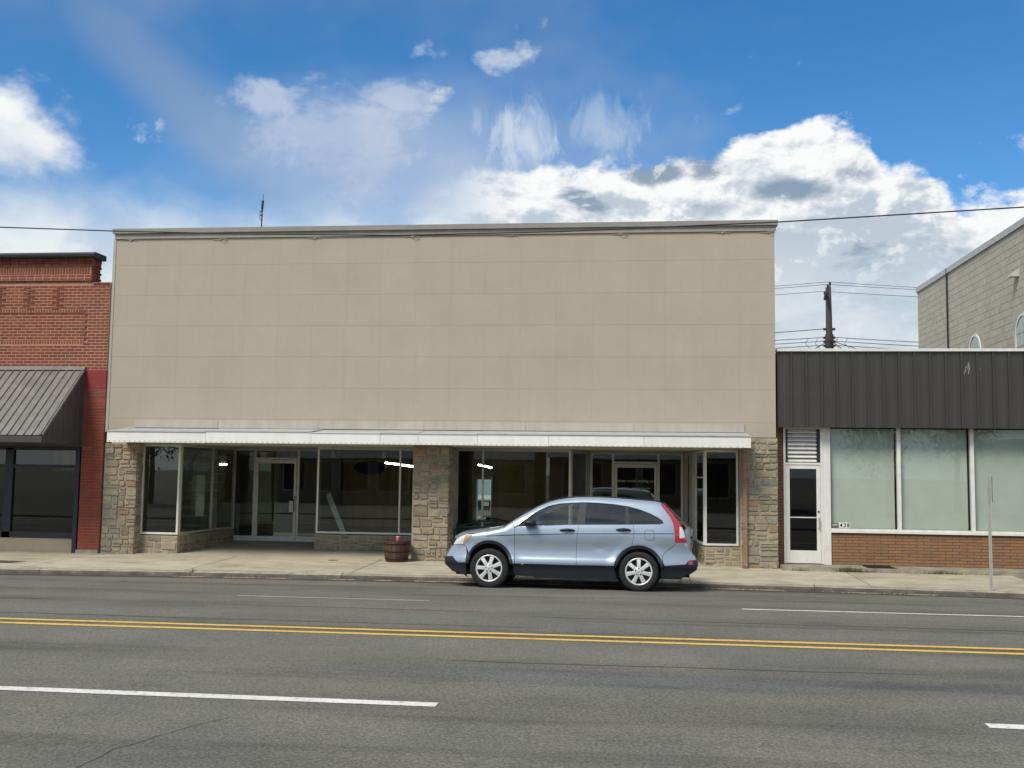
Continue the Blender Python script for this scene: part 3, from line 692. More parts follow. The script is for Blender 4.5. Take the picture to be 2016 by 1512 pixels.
# ------------------------------------------------------------------ the red brick building
BY = 23.25
R_ = thing('brick_building', 'red brick shop with dark stone cap, metal awning and black-framed window', 'building', (-14.7, BY, 0))
LX = -17.6
core = obj('wall', MB().box(LX, -12.71, BY+.026, BY+.4, 4.985, 5.66).box(LX, -12.18, BY+.005, BY+.4, 4.30, 4.985).box(LX, -12.18, BY+.005, BY+.4, 5.66, 6.38).box(-12.71, -12.18, BY+.005, BY+.4, 4.985, 5.66).box(LX, -12.66, BY-.036, BY+.4, 6.42, 6.80).box(LX, -12.66, BY+.005, BY+.4, 6.38, 6.42), m_bmortar, R_)
pier = obj('brick_pier', MB().box(-12.70, -12.18, BY+.006, BY+.4, .14, 3.87), m_bmortar_d, R_)
bw, bh, pw, ph = .189, .050, .208, .0715
me_b = brick_mesh(bw, bh, .03, m_brick); me_bh = brick_mesh(bw/2-.008, bh, .03, m_brick); me_bp = brick_mesh(bw, bh, .03, m_brick_dk); me_bph = brick_mesh(bw/2-.004, bh, .03, m_brick_dk)
cand = []
z = 4.345; r_ = 0
while z < 6.34:
    off = (r_ % 2)*pw/2
    x = -12.18-.006
    first = True
    while x > LX+.2:
        w = bw if not (first and r_ % 2) else bw/2-.008
        inpanel = (4.98 < z < 5.66 and x-w/2 < -12.72); soldier = (5.66 <= z < 5.74 or 4.90 < z <= 4.985) and x < -12.72
        y = BY+(.020 if inpanel else 0)
        pil = z > 5.74 and any(abs(x-w/2-q) < .1 for q in (-13.45, -14.16, -14.9, -15.6))
        if pil: y -= .014
        if not soldier: cand.append((x-w/2, y, z, w, bh, r_))
        x -= w+.019; first = False
    z += ph; r_ += 1
    if r_ > 60: break
vis = sorted([c_ for c_ in cand if c_[0] > -15.2], key=lambda c_: -c_[0])
nshow = 160
keepers = set(id(c_) for c_ in vis[:nshow])
for c_ in vis[:nshow]:
    link('brick', me_b if c_[3] > .15 else me_bh, core, (c_[0], c_[1]+rng.uniform(-.002, .002), c_[2]))
rest = [c_[:5] for c_ in cand if id(c_) not in keepers]
# soldier courses of the sunk panel, dentils, corbel courses
for z in (5.70, 4.945):
    x = -12.78
    while x > LX+.1: rest.append((x, BY+.004, z, .056, .075)); x -= .068
x = -12.72
while x > LX+.1: rest.append((x, BY-.045, 6.655, .05, .165)); x -= .068
for z, yy in ((6.398, -.012), (6.455, -.04), (6.525, -.04), (6.775, -.055), (6.845, -.075), (6.91, -.09)):
    x = -12.62+(.03 if z > 6.7 else 0)
    while x > LX+.1: rest.append((x-bw/2, BY+yy, z, bw, bh)); x -= pw
x = -12.2
while x > -12.6: rest.append((x-bw/2, BY-.012, 6.345+.0, bw, .05)); x -= pw
joined_bricks('brickwork', rest, m_brick_s, R_)
joined_bricks('brickwork', [(BY-.03+.095+k*.208+(i_ % 2)*.06, 0, 6.42+i_*.0715, .189, .05) for i_ in range(8) for k in range(2)], m_brick_s, R_, tr=lambda x, y, z: (-12.652+rng.uniform(-.001, .001)-y+.012, x, z))
cb = [(x, z) for z in (6.44, 6.50)]if False else None
obj('corbel_backing', MB().box(LX, -12.64, BY-.05, BY+.4, 6.80, 6.95), m_bmortar_d, R_)
obj('cap_stone', MB().prism([(0, 0), (-.13, .02), (-.15, .07), (-.06, .125), (.45, .125), (.45, 0)], lambda a, b, t: (t, BY-.09+a, 6.945+b), LX, -12.5), m_cap, R_)
obj('red_band', MB().box(-14.9, -12.18, BY-.002, BY+.3, 3.875, 4.298), m_redband, R_)
z = .18; r_ = 0; pb = []
while z < 3.85:
    x = -12.18-.004
    w0 = bw if r_ % 2 else bw/2-.004
    for w in ((bw, bw, bw/2-.006) if r_ % 2 else (bw/2-.006, bw, bw)):
        pb.append((x-w/2, BY+rng.uniform(-.003, .003), z, w)); x -= w+.013
    z += ph; r_ += 1
hole = (-12.49, 2.47)
for c_ in pb:
    if abs(c_[0]-hole[0]) < .1 and abs(c_[2]-hole[1]) < .05: continue
    link('brick', me_bp if c_[3] > .15 else me_bph, pier, c_[:3])
obj('pier_base', MB().box(-12.72, -12.19, BY-.03, BY+.3, 0.0, .135), m_kerb, R_)
# awning
AX0, AX1 = LX, -12.71; yw, ye, zw, ze = BY-.004, 21.56, 4.34, 2.72
awn = obj('awning', MB().quad((AX0, yw, zw-.03), (AX1, yw, zw-.03), (AX1, ye, ze-.03), (AX0, ye, ze-.03)).quad((AX0, ye, ze-.155), (AX1, ye, ze-.155), (AX1, yw, ze-.22), (AX0, yw, ze-.22)), m_awn_d, R_)
x = AX1-.005; k = 0
while x > AX0+.2:
    w = .19; jz = rng.uniform(-.002, .002)
    mb = MB(); prof = [(x-w, 0), (x-.03, 0), (x-.024, .028), (x-.006, .028), (x, 0)]
    for (px, h) in prof:
        for yy, zz in ((yw, zw+.0), (ye-.03, ze-.01)): mb.v.append((px, yy-h*.69, zz+h*.72+jz))
    for i in range(4): mb.f.append((i*2, i*2+1, i*2+3, i*2+2)); mb.mi.append(0)
    obj('roof_sheet', mb, m_awn, awn); x -= w
obj('ridge_flashing', MB().quad((AX0, yw, zw+.05), (AX1+.02, yw, zw+.05), (AX1+.02, yw-.10, zw-.05), (AX0, yw-.10, zw-.05)), m_awn, awn)
obj('eave_trim', MB().box(AX0, AX1+.012, ye-.02, ye+.01, ze-.165, ze-.02), m_awn_d, awn)
n = 8
for i in range(n):
    a = i/n; b = (i+1)/n; y0, y1 = ye+.01+(yw-ye-.02)*a, ye+.01+(yw-ye-.02)*b; zb = ze-.16-.06*a, ze-.16-.06*b
    za, zz = ze+(zw-ze)*a-.02, ze+(zw-ze)*b-.02
    mb = MB(); X = AX1+.002
    mb.quad((X, y0, zb[0]), (X, y1-.012, zb[1]), (X, y1-.012, zz), (X, y0, za)).quad((X, y1-.012, zb[1]), (X+.014, y1-.006, zb[1]), (X+.014, y1-.006, zz), (X, y1-.012, zz)).quad((X+.014, y1-.006, zb[1]), (X, y1, zb[1]), (X, y1, zz), (X+.014, y1-.006, zz))
    obj('side_sheet', mb, m_awn_d, awn, fixn=False)
obj('rake_trim', MB().bar((AX1+.012, yw, zw-.01), (AX1+.012, ye, ze-.01), .03, .05, (0, 1, 1)), m_awn, awn)
# shopfront of the brick building
SY = 23.5
obj('bulkhead', MB().box(LX, -12.82, SY-.08, SY+.2, 0, .36), m_stucco, R_)
obj('corner_post', MB().box(-12.83, -12.725, BY-.02, SY+.1, 0, 2.5), m_bronze, R_)
fr = MB(); zt2 = 2.46
for x, w in ((-12.86, .05), (-14.60, .2), (-17.4, .1)): fr.box(x-w/2, x+w/2, SY-.05, SY+.05, .36, zt2)
fr.box(LX, -12.88, SY-.05, SY+.05, .361, .50).box(LX, -12.88, SY-.05, SY+.05, 2.42, 2.52).box(LX, -12.88, SY-.04, SY+.04, 2.0, 2.08)
win = obj('display_window', fr, m_bronze, R_)
for a, b in ((-14.5, -12.89), (-17.35, -14.7)):
    for z0, z1 in ((.5, 2.0), (2.08, 2.42)): obj('pane', MB().quad((a, SY+.004, z0), (b, SY+.004, z0), (b, SY+.004, z1), (a, SY+.004, z1)), g_bronze, win, fixn=False)
obj('header', MB().box(LX, -12.72, BY+.02, SY+.3, 2.52, 4.3), m_dark, R_)
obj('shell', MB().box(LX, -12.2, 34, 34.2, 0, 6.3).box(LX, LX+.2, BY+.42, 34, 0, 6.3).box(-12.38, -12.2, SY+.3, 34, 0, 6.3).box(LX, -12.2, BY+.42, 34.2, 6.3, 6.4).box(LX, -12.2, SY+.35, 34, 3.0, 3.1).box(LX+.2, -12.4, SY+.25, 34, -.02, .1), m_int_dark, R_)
obj('interior_panel', MB().box(-15.2, -12.45, 26.4, 26.5, 1.9, 3.0).box(-13.35, -12.5, 26.0, 26.1, .1, 1.6), m_ply, R_)

# ------------------------------------------------------------------ the office with the brown metal band (438)
O = thing('office_building', 'low office with dark brown metal band, pale blinds and tan brick base', 'building', (6.7, 23.4, 0))
OX1 = 10.22
obj('ledge', MB().box(3.2, OX1, 22.95, 23.86, -.1, .13), m_kerb, O)
obj('parapet_cap', MB().box(3.17, OX1, 23.36, 23.6, 4.755, 4.815), m_whitep, O)
band_ = obj('metal_band', MB().box(3.18, OX1, 23.42, 24.0, 3.115, 4.75), m_brown, O)
x = 3.18
while x < OX1-.05:
    w = min(.325, OX1-x); mb = MB(); y = 23.415
    prof = [(x, y), (x+w*.46, y), (x+w*.5, y-.004), (x+w-.05, y), (x+w-.045, y-.028), (x+w-.006, y-.028), (x+w, y)]
    for px, py in prof: mb.v += [(px, py, 3.10), (px, py, 4.752)]
    for i in range(6): mb.f.append((i*2, i*2+2, i*2+3, i*2+1)); mb.mi.append(0)
    obj('metal_panel', mb, m_brown, band_, fixn=False); x += w
OF = 23.75
mb = MB()
for k in range(26):
    x = rng.choice((7.18, 7.22, 7.42))+rng.gauss(0, .03); z = 4.42-abs(rng.gauss(0, .09)); h = rng.uniform(.03, .12); w = rng.uniform(.004, .012)
    mb.quad((x, 23.4105, z), (x+w, 23.4105, z+.01), (x+w*.7, 23.4105, z+h), (x+w*.2, 23.4105, z+h*.9))
stuff(obj('pale_scuffs', mb, m_flash, O, fixn=False))
mb = MB()
dst = obj('brick_strip', MB().box(3.185, 3.335, OF+.002, OF+.3, .13, 3.11), m_mort438, O)
me_s = brick_mesh(.138, .056, .03, m_brick438)
z = .165
while z < 3.1: link('brick', me_s, dst, (3.26, OF-.012+rng.uniform(-.002, .002), z)); z += .0665
base = obj('brick_base', MB().box(4.36, OX1, OF+.0, OF+.3, .13, .82), m_mort438, O)
me_r = brick_mesh(.288, .0565, .03, m_brick438); me_rh = brick_mesh(.14, .0565, .03, m_brick438)
rest = []; z = .165
r_ = 0
while z < .81:
    x = 4.365; first = True
    while x < OX1-.15:
        w = .14 if (first and r_ % 2) else .288
        if x < 8.75: link('brick', me_r if w > .2 else me_rh, base, (x+w/2, OF-.012+rng.uniform(-.002, .002), z))
        else: rest.append((x+w/2, OF-.012, z, w, .0565))
        x += w+.009; first = False
    z += .0655; r_ += 1
joined_bricks('brickwork', rest, m_brick438s, O)
obj('window_sill', MB().box(4.345, OX1, OF-.06, OF+.1, .825, .872), m_whitep, O)
fr = MB()
for x0, x1 in ((4.19, 4.345), (5.755, 5.835), (7.285, 7.365), (8.82, 8.9), (10.12, OX1)): fr.box(x0, x1, OF-.04, OF+.06, .873 if x0 > 4.2 else .13, 3.11)
fr.box(4.35, 5.75, OF-.03, OF+.05, .873, .915).box(5.84, 7.28, OF-.03, OF+.05, .873, .915).box(7.37, 8.815, OF-.03, OF+.05, .873, .915).box(8.905, 10.115, OF-.03, OF+.05, .873, .915)
wf = obj('window_frame', fr, m_alum, O)
for x0, x1 in ((4.35, 5.755), (5.835, 7.285), (7.365, 8.82), (8.9, 10.12)):
    obj('pane', MB().quad((x0, OF, .91), (x1, OF, .91), (x1, OF, 3.11), (x0, OF, 3.11)), g_438, wf, fixn=False)
    mb = MB(); z = .93
    while z < 3.1:
        t = rng.uniform(-.0006, .0006); sag = rng.uniform(-.001, .001)
        mb.quad((x0+.03, OF+.10+t, z-.010), (x1-.03, OF+.10+t, z-.010+sag), (x1-.03, OF+.106+t, z+.012+sag), (x0+.03, OF+.106+t, z+.012)); z += .0215
    obj('venetian_blind', mb, m_blind, O, fixn=False)
# glazed door with louvre over
fr = MB(); zf = .14
fr.box(3.34, 3.385, OF-.05, OF+.06, zf, 3.11).box(4.13, 4.188, OF-.05, OF+.06, zf, 3.11).box(3.386, 4.129, OF-.05, OF+.06, 2.29, 2.335).box(3.386, 4.129, OF-.05, OF+.06, 3.07, 3.11)
obj('door_frame', fr, m_alum, O)
fr = MB(); fr.box(3.39, 3.47, OF-.035, OF+.02, zf+.01, 2.285).box(4.045, 4.125, OF-.035, OF+.02, zf+.01, 2.285).box(3.471, 4.044, OF-.035, OF+.02, 2.20, 2.285).box(3.471, 4.044, OF-.035, OF+.02, zf+.01, zf+.285).box(3.471, 4.044, OF-.03, OF+.01, 1.13, 1.15)
od = obj('door', fr, m_alum, O)
obj('door_pane', MB().quad((3.47, OF, zf+.28), (4.045, OF, zf+.28), (4.045, OF, 2.21), (3.47, OF, 2.21)), g_door, od, fixn=False)
obj('door_handle', MB().tube([(4.085, OF-.035, 1.13), (4.085, OF-.10, 1.12), (4.09, OF-.105, .98), (4.085, OF-.10, .92), (4.085, OF-.035, .91)], .012, 8), m_galv, od)
obj('lock_cylinder', MB().lathe([(.001, -.05), (.02, -.05), (.02, -.03)], (4.085, OF, 1.27), 12, 'Y'), m_black, od)
lv = obj('louvre_frame', MB().box(3.39, 3.43, OF-.04, OF+.04, 2.34, 3.065).box(4.06, 4.125, OF-.04, OF+.04, 2.34, 3.065).box(3.43, 4.06, OF+.05, OF+.06, 2.34, 3.065), m_bronze, O)
for i in range(8):
    z = 2.36+i*.09
    obj('louvre_slat', MB().quad((3.435, OF-.04, z), (4.055, OF-.04, z), (4.055, OF+.02, z+.075), (3.435, OF+.02, z+.075)).box(3.435, 4.055, OF-.045, OF-.04, z-.008, z+.012), m_alum, lv)
plates = obj('number_plate', MB().box(4.515, 4.755, OF-.012, OF-.006, .925, 1.045), m_whitep, O)
for ch, x in (('4', 4.562), ('3', 4.638), ('8', 4.712)):
    link('numeral', text_mesh('numeral', ch, .125, m_black, bold=True), plates, (x, OF-.0135, .942), (math.pi/2, 0, 0))
stk = obj('window_sticker', MB().box(4.358, 4.505, OF-.012, OF-.006, .925, 1.02), m_black, O)
obj('sticker_print', MB().box(4.375, 4.49, OF-.0135, OF-.0125, .975, 1.005).box(4.375, 4.49, OF-.0135, OF-.0125, .938, .948), m_lampw, stk)
obj('shell', MB().box(3.2, OX1, 23.62, 36, 4.5, 4.6).box(3.2, 3.3, OF+.31, 36, 0, 4.5).box(3.2, OX1, 36, 36.2, 0, 4.6).box(OX1-.1, OX1, OF+.31, 36, 0, 4.5).box(3.3, OX1, OF+.35, 36, 3.15, 3.2), m_int_dark, O)
gm = MB().quad((4.96, 23.05, .1325), (5.56, 23.05, .1325), (5.56, 23.6, .1325), (4.96, 23.6, .1325)).box(4.96, 5.56, 23.03, 23.05, .131, .141).box(4.96, 5.56, 23.6, 23.62, .131, .141)
for k in range(12): gm.box(4.985+k*.05, 4.993+k*.05, 23.05, 23.6, .131, .138)
tag(obj('floor_grate', gm, m_black), 'black slotted floor grate in the ledge below the office windows', 'grate')

# ------------------------------------------------------------------ concrete block building, right
KX = 10.26
K_ = thing('block_building', 'tall grey concrete block building with arched windows behind the office', 'building', (14, 33, 0))
kcore = obj('wall', MB().box(KX+.006, KX+9, 25.0, 38.9, 0, 8.70), m_blkm, K_)
obj('roof_trim', MB().box(KX-.05, KX+9.05, 24.95, 38.95, 8.70, 8.88), m_flash, K_)
me_k = brick_mesh(.388, .19, .03, m_blk, 'block', .005); me_kh = brick_mesh(.188, .19, .03, m_blk, 'block', .005)
wins = [(32.65, .55, 6.36), (28.75, .55, 6.4), (36.8, 0, 0)]
blocks = []; r_ = 0; z = 8.70-.1
while z > .2:
    y = 38.9-.004; first = True
    while y > 25.05:
        w = .188 if (first and r_ % 2) else .388
        cy_ = y-w/2
        if not any(hw and abs(cy_-wy) < hw+.16 and z < wt+.16 for wy, hw, wt in wins): blocks.append((cy_, z, w))
        y -= w+.012; first = False
    z -= .203; r_ += 1
visb = [b_ for b_ in blocks if b_[1] > 4.7 and b_[0] > 28.3 and b_[1] < 8.9]
visb.sort(key=lambda b_: b_[0]); shown = set(map(id, visb[:290]))
for b_ in visb[:290]: link('block', me_k if b_[2] > .3 else me_kh, kcore, (KX-.0+rng.uniform(-.002, .002), b_[0], b_[1]), (0, 0, -math.pi/2))
joined_bricks('blockwork', [(b_[0], 0, b_[1], b_[2], .19) for b_ in blocks if id(b_) not in shown], m_blks, K_, tr=lambda x, y, z: (KX+y, x, z))
for wy, hw, wt in wins[:2]:
    def arch(k, n=14): return [(wy-k, wt-1.6)]+[(wy-k*math.cos(i*math.pi/n), wt-hw+k*math.sin(i*math.pi/n)) for i in range(n+1)]+[(wy+k, wt-1.6)]
    sur = MB().box(KX-.012, KX+.06, wy-hw-.16, wy+hw+.16, wt-1.7, wt+.16)
    s_ = obj('window_surround', sur, m_blks, K_)
    o_ = arch(hw); i_ = arch(hw-.07); mb = MB(); n = len(o_)
    for a, b in o_: mb.v += [(KX-.04, a, b), (KX-.012, a, b)]
    for a, b in i_: mb.v += [(KX-.04, a, b), (KX-.012, a, b)]
    for k in range(n-1):
        mb.f += [(k*2, k*2+2, 2*n+k*2+2, 2*n+k*2), (k*2, k*2+1, k*2+3, k*2+2), (2*n+k*2, 2*n+k*2+2, 2*n+k*2+3, 2*n+k*2+1)]; mb.mi += [0]*3
    aw = obj('arched_window', mb, m_whitep, K_)
    obj('pane', MB().prism(arch(hw-.06), lambda a, b, t: (t, a, b), KX-.02, KX-.015), M('arch_glass_%d' % wy, (.30, .40, .40), .12, var=.15, scale=3, spec=.8), aw)
    mb = MB()
    for k in range(1, 4): mb.box(KX-.03, KX-.02, wy-hw+.07+k*(2*hw-.14)/4-.012, wy-hw+.07+k*(2*hw-.14)/4+.012, wt-1.6, wt-.22)
    for zz in (wt-.5, wt-.85): mb.box(KX-.029, KX-.021, wy-hw+.07, wy+hw-.07, zz-.012, zz+.012)
    obj('muntin', mb, m_blkm, aw)
obj('conduit', MB().tube([(KX-.04, 35.25, 4.0), (KX-.04, 35.25, 8.86), (KX+.1, 35.25, 8.92)], .028, 8), m_bronze, K_)
lampb = obj('wall_lamp', MB().prism([(0, 0), (-.22, -.16), (-.22, -.2), (0, -.2)], lambda a, b, t: (KX+a, t, 7.62+b), 28.95, 29.2), m_lampw, K_)

# ------------------------------------------------------------------ roof antenna, pole and wires
an = thing('roof_antenna', 'thin whip antenna with thicker middle sleeve standing on the beige roof', 'antenna', (-9.93, 27, 7.4))
obj('mast', MB().tube([(-9.95, 27, 7.4), (-9.925, 27, 9.05)], .018, 8), m_bronze, an)
obj('sleeve', MB().tube([(-9.925, 27, 9.05), (-9.915, 27, 9.28)], .033, 10), m_bronze, an)
obj('whip', MB().tube([(-9.915, 27, 9.28), (-9.91, 27, 9.47)], [.012, .006], 6), m_bronze, an)
obj('clamp', MB().box(-9.985, -9.905, 26.98, 27.02, 8.99, 9.01).box(-9.985, -9.905, 26.98, 27.02, 8.87, 8.89).tube([(-9.98, 27, 9.0), (-9.985, 27, 8.78), (-9.95, 27, 8.74)], .007, 6), m_bronze, an)
def sagline(p, q, sag, n=24):
    p, q = Vector(p), Vector(q); return [tuple(p.lerp(q, i/n)-Vector((0, 0, sag*4*(i/n)*(1-i/n)))) for i in range(n+1)]
cab = [(-30, 21, 8.5), (-20, 21, 7.55), (-13.58, 21, 7.18), (-10.95, 21, 7.06), (-7.88, 21, 6.955), (-4.83, 21, 6.89), (-1.47, 21, 6.925), (2.88, 21, 7.06), (7.56, 21, 7.29), (14, 21, 7.75), (30, 21, 9.4)]
tag(obj('overhead_cable', MB().tube(cab, .014, 6), m_wire), 'long black cable sagging across the sky and the top of the beige wall', 'cable')
PX_, PY_ = 8.27, 45.
po = thing('utility_pole', 'dark weathered wooden utility pole rising behind the brown-banded office', 'utility pole', (PX_, PY_, 0))
obj('shaft', MB().tube([(PX_+.02, PY_, 0), (PX_, PY_, 7.5), (PX_-.02, PY_, 10.0)], [.17, .145, .115], 12), m_wood_pole, po, True)
obj('crossarm', MB().bar((PX_-.28, PY_-1.2, 9.62), (PX_+.05, PY_+1.2, 9.72), .10, .13), m_wood_pole, po)
obj('brace', MB().bar((PX_-.22, PY_-.7, 9.55), (PX_, PY_, 9.05), .03, .05), m_wood_pole, po)
for p_ in ((PX_+.05, PY_, 10.05), (PX_-.24, PY_-1.1, 9.74), (PX_+.03, PY_+1.1, 9.84)):
    obj('insulator', MB().lathe([(.001, .2), (.04, .18), (.05, .1), (.03, .05), (.03, -.05)], p_, 10), m_wire, po)
obj('equipment_band', MB().tube([(PX_, PY_, 7.35), (PX_, PY_, 8.0)], .175, 12), m_wood_pole, po)
for i, z in enumerate((8.22, 7.86, 7.70, 7.52)): obj('bracket', MB().box(PX_-.24, PY_*0+PX_+.24, PY_-.06, PY_+.06, z-.04, z+.05), m_wire, po)
WL = [('uppermost', (PX_, PY_, 10.24), .75, 10.0, 9.85), ('second highest', (PX_-.02, PY_+1.1, 10.03), .7, 9.8, 9.72), ('third highest', (PX_-.24, PY_-1.1, 9.93), .7, 9.75, 9.6)]
for nm, p_, sg, zl, zr_ in WL:
    path = sagline((PX_-38, p_[1], p_[2]-.1), p_, sg)+sagline(p_, (PX_+38, p_[1], p_[2]-.1), sg)[1:]
    tag(obj('power_line', MB().tube(path, .010, 5), m_wire), nm+' power line on the utility pole', 'wire', 'power lines on the utility pole')
tag(obj('power_line', MB().tube(sagline((PX_-34, PY_, 7.5), (PX_-.2, PY_, 8.24), .5), .016, 5), m_wire), 'single wire tied off left of the utility pole above the others', 'wire', 'power lines on the utility pole')
for nm, z, dl, dr in (('topmost', 7.88, -.35, -.45), ('middle', 7.72, -.4, -.5), ('lowest', 7.55, -.45, -.55)):
    path = sagline((PX_-34, PY_, z+dl), (PX_-.2, PY_, z), .45)+sagline((PX_+.2, PY_, z), (PX_+34, PY_, z+dr), .45)
    tag(obj('telephone_line', MB().tube(path, .014, 5), m_wire), nm+' cable of the low bundle on the utility pole', 'wire', 'telephone lines on the utility pole')
for nm, q in (('far left', (3.6, 36, 5.2)), ('near left', (6.0, 37, 5.0)), ('short right', (9.7, 37, 5.0)), ('long right', (10.3, 37.5, 6.0))):
    tag(obj('service_drop', MB().tube(sagline((PX_, PY_-.15, 7.75), q, .12, 10), .016, 5), m_wire), nm+' service wire slanting down from the utility pole', 'wire', 'service wires from the pole')
mb = MB()
for k in range(5):
    a = PX_-.9+k*.4; mb.tube([(a, PY_-.2, 7.8), (a-.12, PY_-.2, 7.6), (a+.1, PY_-.2, 7.35), (a+.3, PY_-.2, 7.15)], .011, 5)
obj('loose_wire', mb, m_wire, po)

# ------------------------------------------------------------------ downpipe, post, barrel, bench
dp = thing('downpipe', 'rusty reddish downpipe standing against the right stone pier', 'pipe', (2.45, 23.2, .08))
obj('pipe', MB().box(2.405, 2.495, 23.19, 23.26, .12, 2.60), m_pipe, dp)
for z in (.9, 1.9): obj('strap', MB().box(2.385, 2.515, 23.18, 23.27, z, z+.03), m_pipe, dp)
obj('shoe', MB().bar((2.45, 23.225, .13), (2.45, 23.13, .09), .09, .07), m_pipe, dp)
sg = thing('sign_post', 'galvanised steel sign post at the kerb with its dark sign seen edge-on', 'sign post', (6.56, 20.28, 0))
obj('channel_post', MB().box(6.535, 6.558, 20.27, 20.29, -.02, 2.08).box(6.558, 6.566, 20.25, 20.31, -.02, 2.08).box(6.527, 6.535, 20.25, 20.31, -.02, 2.08), M('post_zinc', (.52, .52, .49), .55, metal=.15, var=.12, scale=8), sg)
obj('sign_plate', MB().bar((6.545, 20.10, 1.84), (6.66, 20.46, 1.84), .008, .47), m_bronze, sg)
obj('bolt', MB().box(6.568, 6.583, 20.27, 20.29, 1.95, 1.97).box(6.568, 6.583, 20.27, 20.29, 1.68, 1.70), m_galv, sg)

m_barrel = M('barrel_oak', (.085, .036, .022), .75, var=.2, scale=9, bump=.5, bscale=40, orand=.22, hrand=.01)
m_hoop = M('barrel_hoop', (.03, .022, .02), .6, metal=.5, var=.2, scale=8)
bc = (-5.12, 23.0, .055)
ba = thing('half_barrel_planter', 'brown half barrel planter with dark hoops against the middle stone pier', 'planter', bc)
prof = [(.235, 0), (.262, .1), (.285, .25), (.298, .4), (.302, .46)]
for k in range(18):
    a0, a1 = (k+.04)*2*math.pi/18, (k+.96)*2*math.pi/18; mb = MB()
    for r0, z0 in prof:
        for rr in (r0, r0-.028):
            for a in (a0, (a0+a1)/2, a1): mb.v.append((bc[0]+rr*math.cos(a), bc[1]+rr*math.sin(a), bc[2]+z0))
    for i in range(len(prof)-1):
        for q in ((0, 1), (1, 2), (2, 5), (5, 4), (4, 3), (3, 0)): mb.f.append((i*6+q[0], i*6+q[1], i*6+6+q[1], i*6+6+q[0])); mb.mi.append(0)
    e = (len(prof)-1)*6; mb.f.append((e, e+1, e+2, e+5, e+4, e+3)); mb.mi.append(0)
    obj('stave', mb, m_barrel, ba)
for z0, z1 in ((.04, .085), (.20, .25), (.37, .415)):
    rr = lambda z: .235+(.302-.235)*(z/.46)**.75
    obj('hoop', MB().lathe([(rr(z0), z0), (rr(z0)+.008, z0), (rr(z1)+.008, z1), (rr(z1), z1)], bc, 36), m_hoop, ba, True)
obj('soil', MB().lathe([(.28, .36), (.001, .37)], bc, 24), m_int_floor, ba)
cup = thing('red_cup', 'small red and white cup poking up out of the half barrel', 'cup', (-5.09, 22.94, .42))
obj('cup_body', MB().lathe([(.001, 0), (.026, 0), (.036, .18), (.033, .18), (.024, .02)], (-5.09, 22.94, .42), 16), M('red_plastic', (.5, .09, .09), .5), cup, True)
obj('cup_rim', MB().lathe([(.035, .165), (.038, .165), (.038, .182), (.033, .182)], (-5.09, 22.94, .42), 16), m_whitep, cup, True)

m_green = M('green_bench_metal', (.012, .06, .05), .5, var=.15, scale=6)
be = thing('bench', 'dark green metal bench with arched back behind the parked car', 'bench', (-3.39, 24.5, .09))
bxc, by, bz = -3.39, 24.55, .09
def bench_top(u): return .70+.11*math.cos(min(1, abs(u)/.62)*math.pi)*.5+.055
n = 24
tp = [(bxc-.64+1.28*i/n, by, bz+bench_top(-.64+1.28*i/n)) for i in range(n+1)]
obj('top_rail', MB().tube(tp, .025, 8), m_green, be, True)
for u in (-.64, .64):
    obj('back_post', MB().bar((bxc+u, by, bz), (bxc+u, by, bz+.76), .04, .04), m_green, be)
    obj('front_leg', MB().bar((bxc+u, by-.45, bz), (bxc+u, by-.45, bz+.42), .04, .04), m_green, be)
    obj('arm', MB().bar((bxc+u, by, bz+.62), (bxc+u, by-.48, bz+.60), .045, .035), m_green, be)
    obj('arm_support', MB().bar((bxc+u, by-.45, bz+.42), (bxc+u, by-.45, bz+.59), .035, .035), m_green, be)
for i in range(5): obj('seat_slat', MB().box(bxc-.64, bxc+.64, by-.44+i*.09, by-.37+i*.09, bz+.41, bz+.435), m_green, be)
for i in range(3): obj('back_slat', MB().box(bxc-.62, bxc+.62, by-.012, by+.012, bz+.48+i*.075, bz+.535+i*.075), m_green, be)
for i in range(9):
    u = -.56+i*.14; obj('back_bar', MB().bar((bxc+u, by, bz+.68), (bxc+u, by, bz+bench_top(u)-.02), .012, .012), m_green, be)

# ------------------------------------------------------------------ things inside the shops
def tube_light(name, p, q, label):
    t = thing(name, label, 'light', p, 'lit tubes inside the shops')
    P, Q = Vector(p), Vector(q)
    obj('tube', MB().tube([p, q], .022, 8), m_tubeE, t)
    obj('housing', MB().bar(P+Vector((0, 0, .06)), Q+Vector((0, 0, .06)), .12, .06), m_lampw, t)
    for s_ in (.1, .9):
        a = P.lerp(Q, s_); obj('hanger', MB().tube([a+Vector((0, 0, .08)), (a.x, a.y, 3.0)], .006, 5), m_wire, t)
tube_light('fluorescent_light', (-7.08, 30.0, 2.277), (-6.20, 30.3, 2.165), 'lit fluorescent tube hanging inside the left shop behind the middle display window')
tube_light('fluorescent_light', (-4.79, 33.0, 2.276), (-4.36, 33.1, 2.187), 'lit fluorescent tube inside the right shop beside the window post')
tube_light('fluorescent_light', (-11.22, 27.9, 2.157), (-11.02, 27.9, 2.16), 'tiny lit tube deep in the left shop beyond the slanted window')
def spot(p, label):
    t = thing('spotlight', label, 'lamp', p, 'track spotlights in the display windows')
    obj('stem', MB().tube([(p[0], p[1], 2.585), (p[0], p[1], p[2])], .012, 6), m_lampw, t)
    obj('shade', MB().lathe([(.001, .03), (.028, .02), (.062, -.16), (.056, -.16), (.022, .0)], p, 16), m_lampw, t, True)
for p, l in (((-11.15, 24.2, 2.52), 'white spotlight nearest the left stone pier in the front window'), ((-10.73, 24.2, 2.52), 'white spotlight nearest the window corner in the front window'), ((-7.4, 25.7, 2.52), 'white spotlight at the left end of the middle display window'), ((-6.1, 25.7, 2.52), 'white spotlight near the post of the middle display window')): spot(p, l)
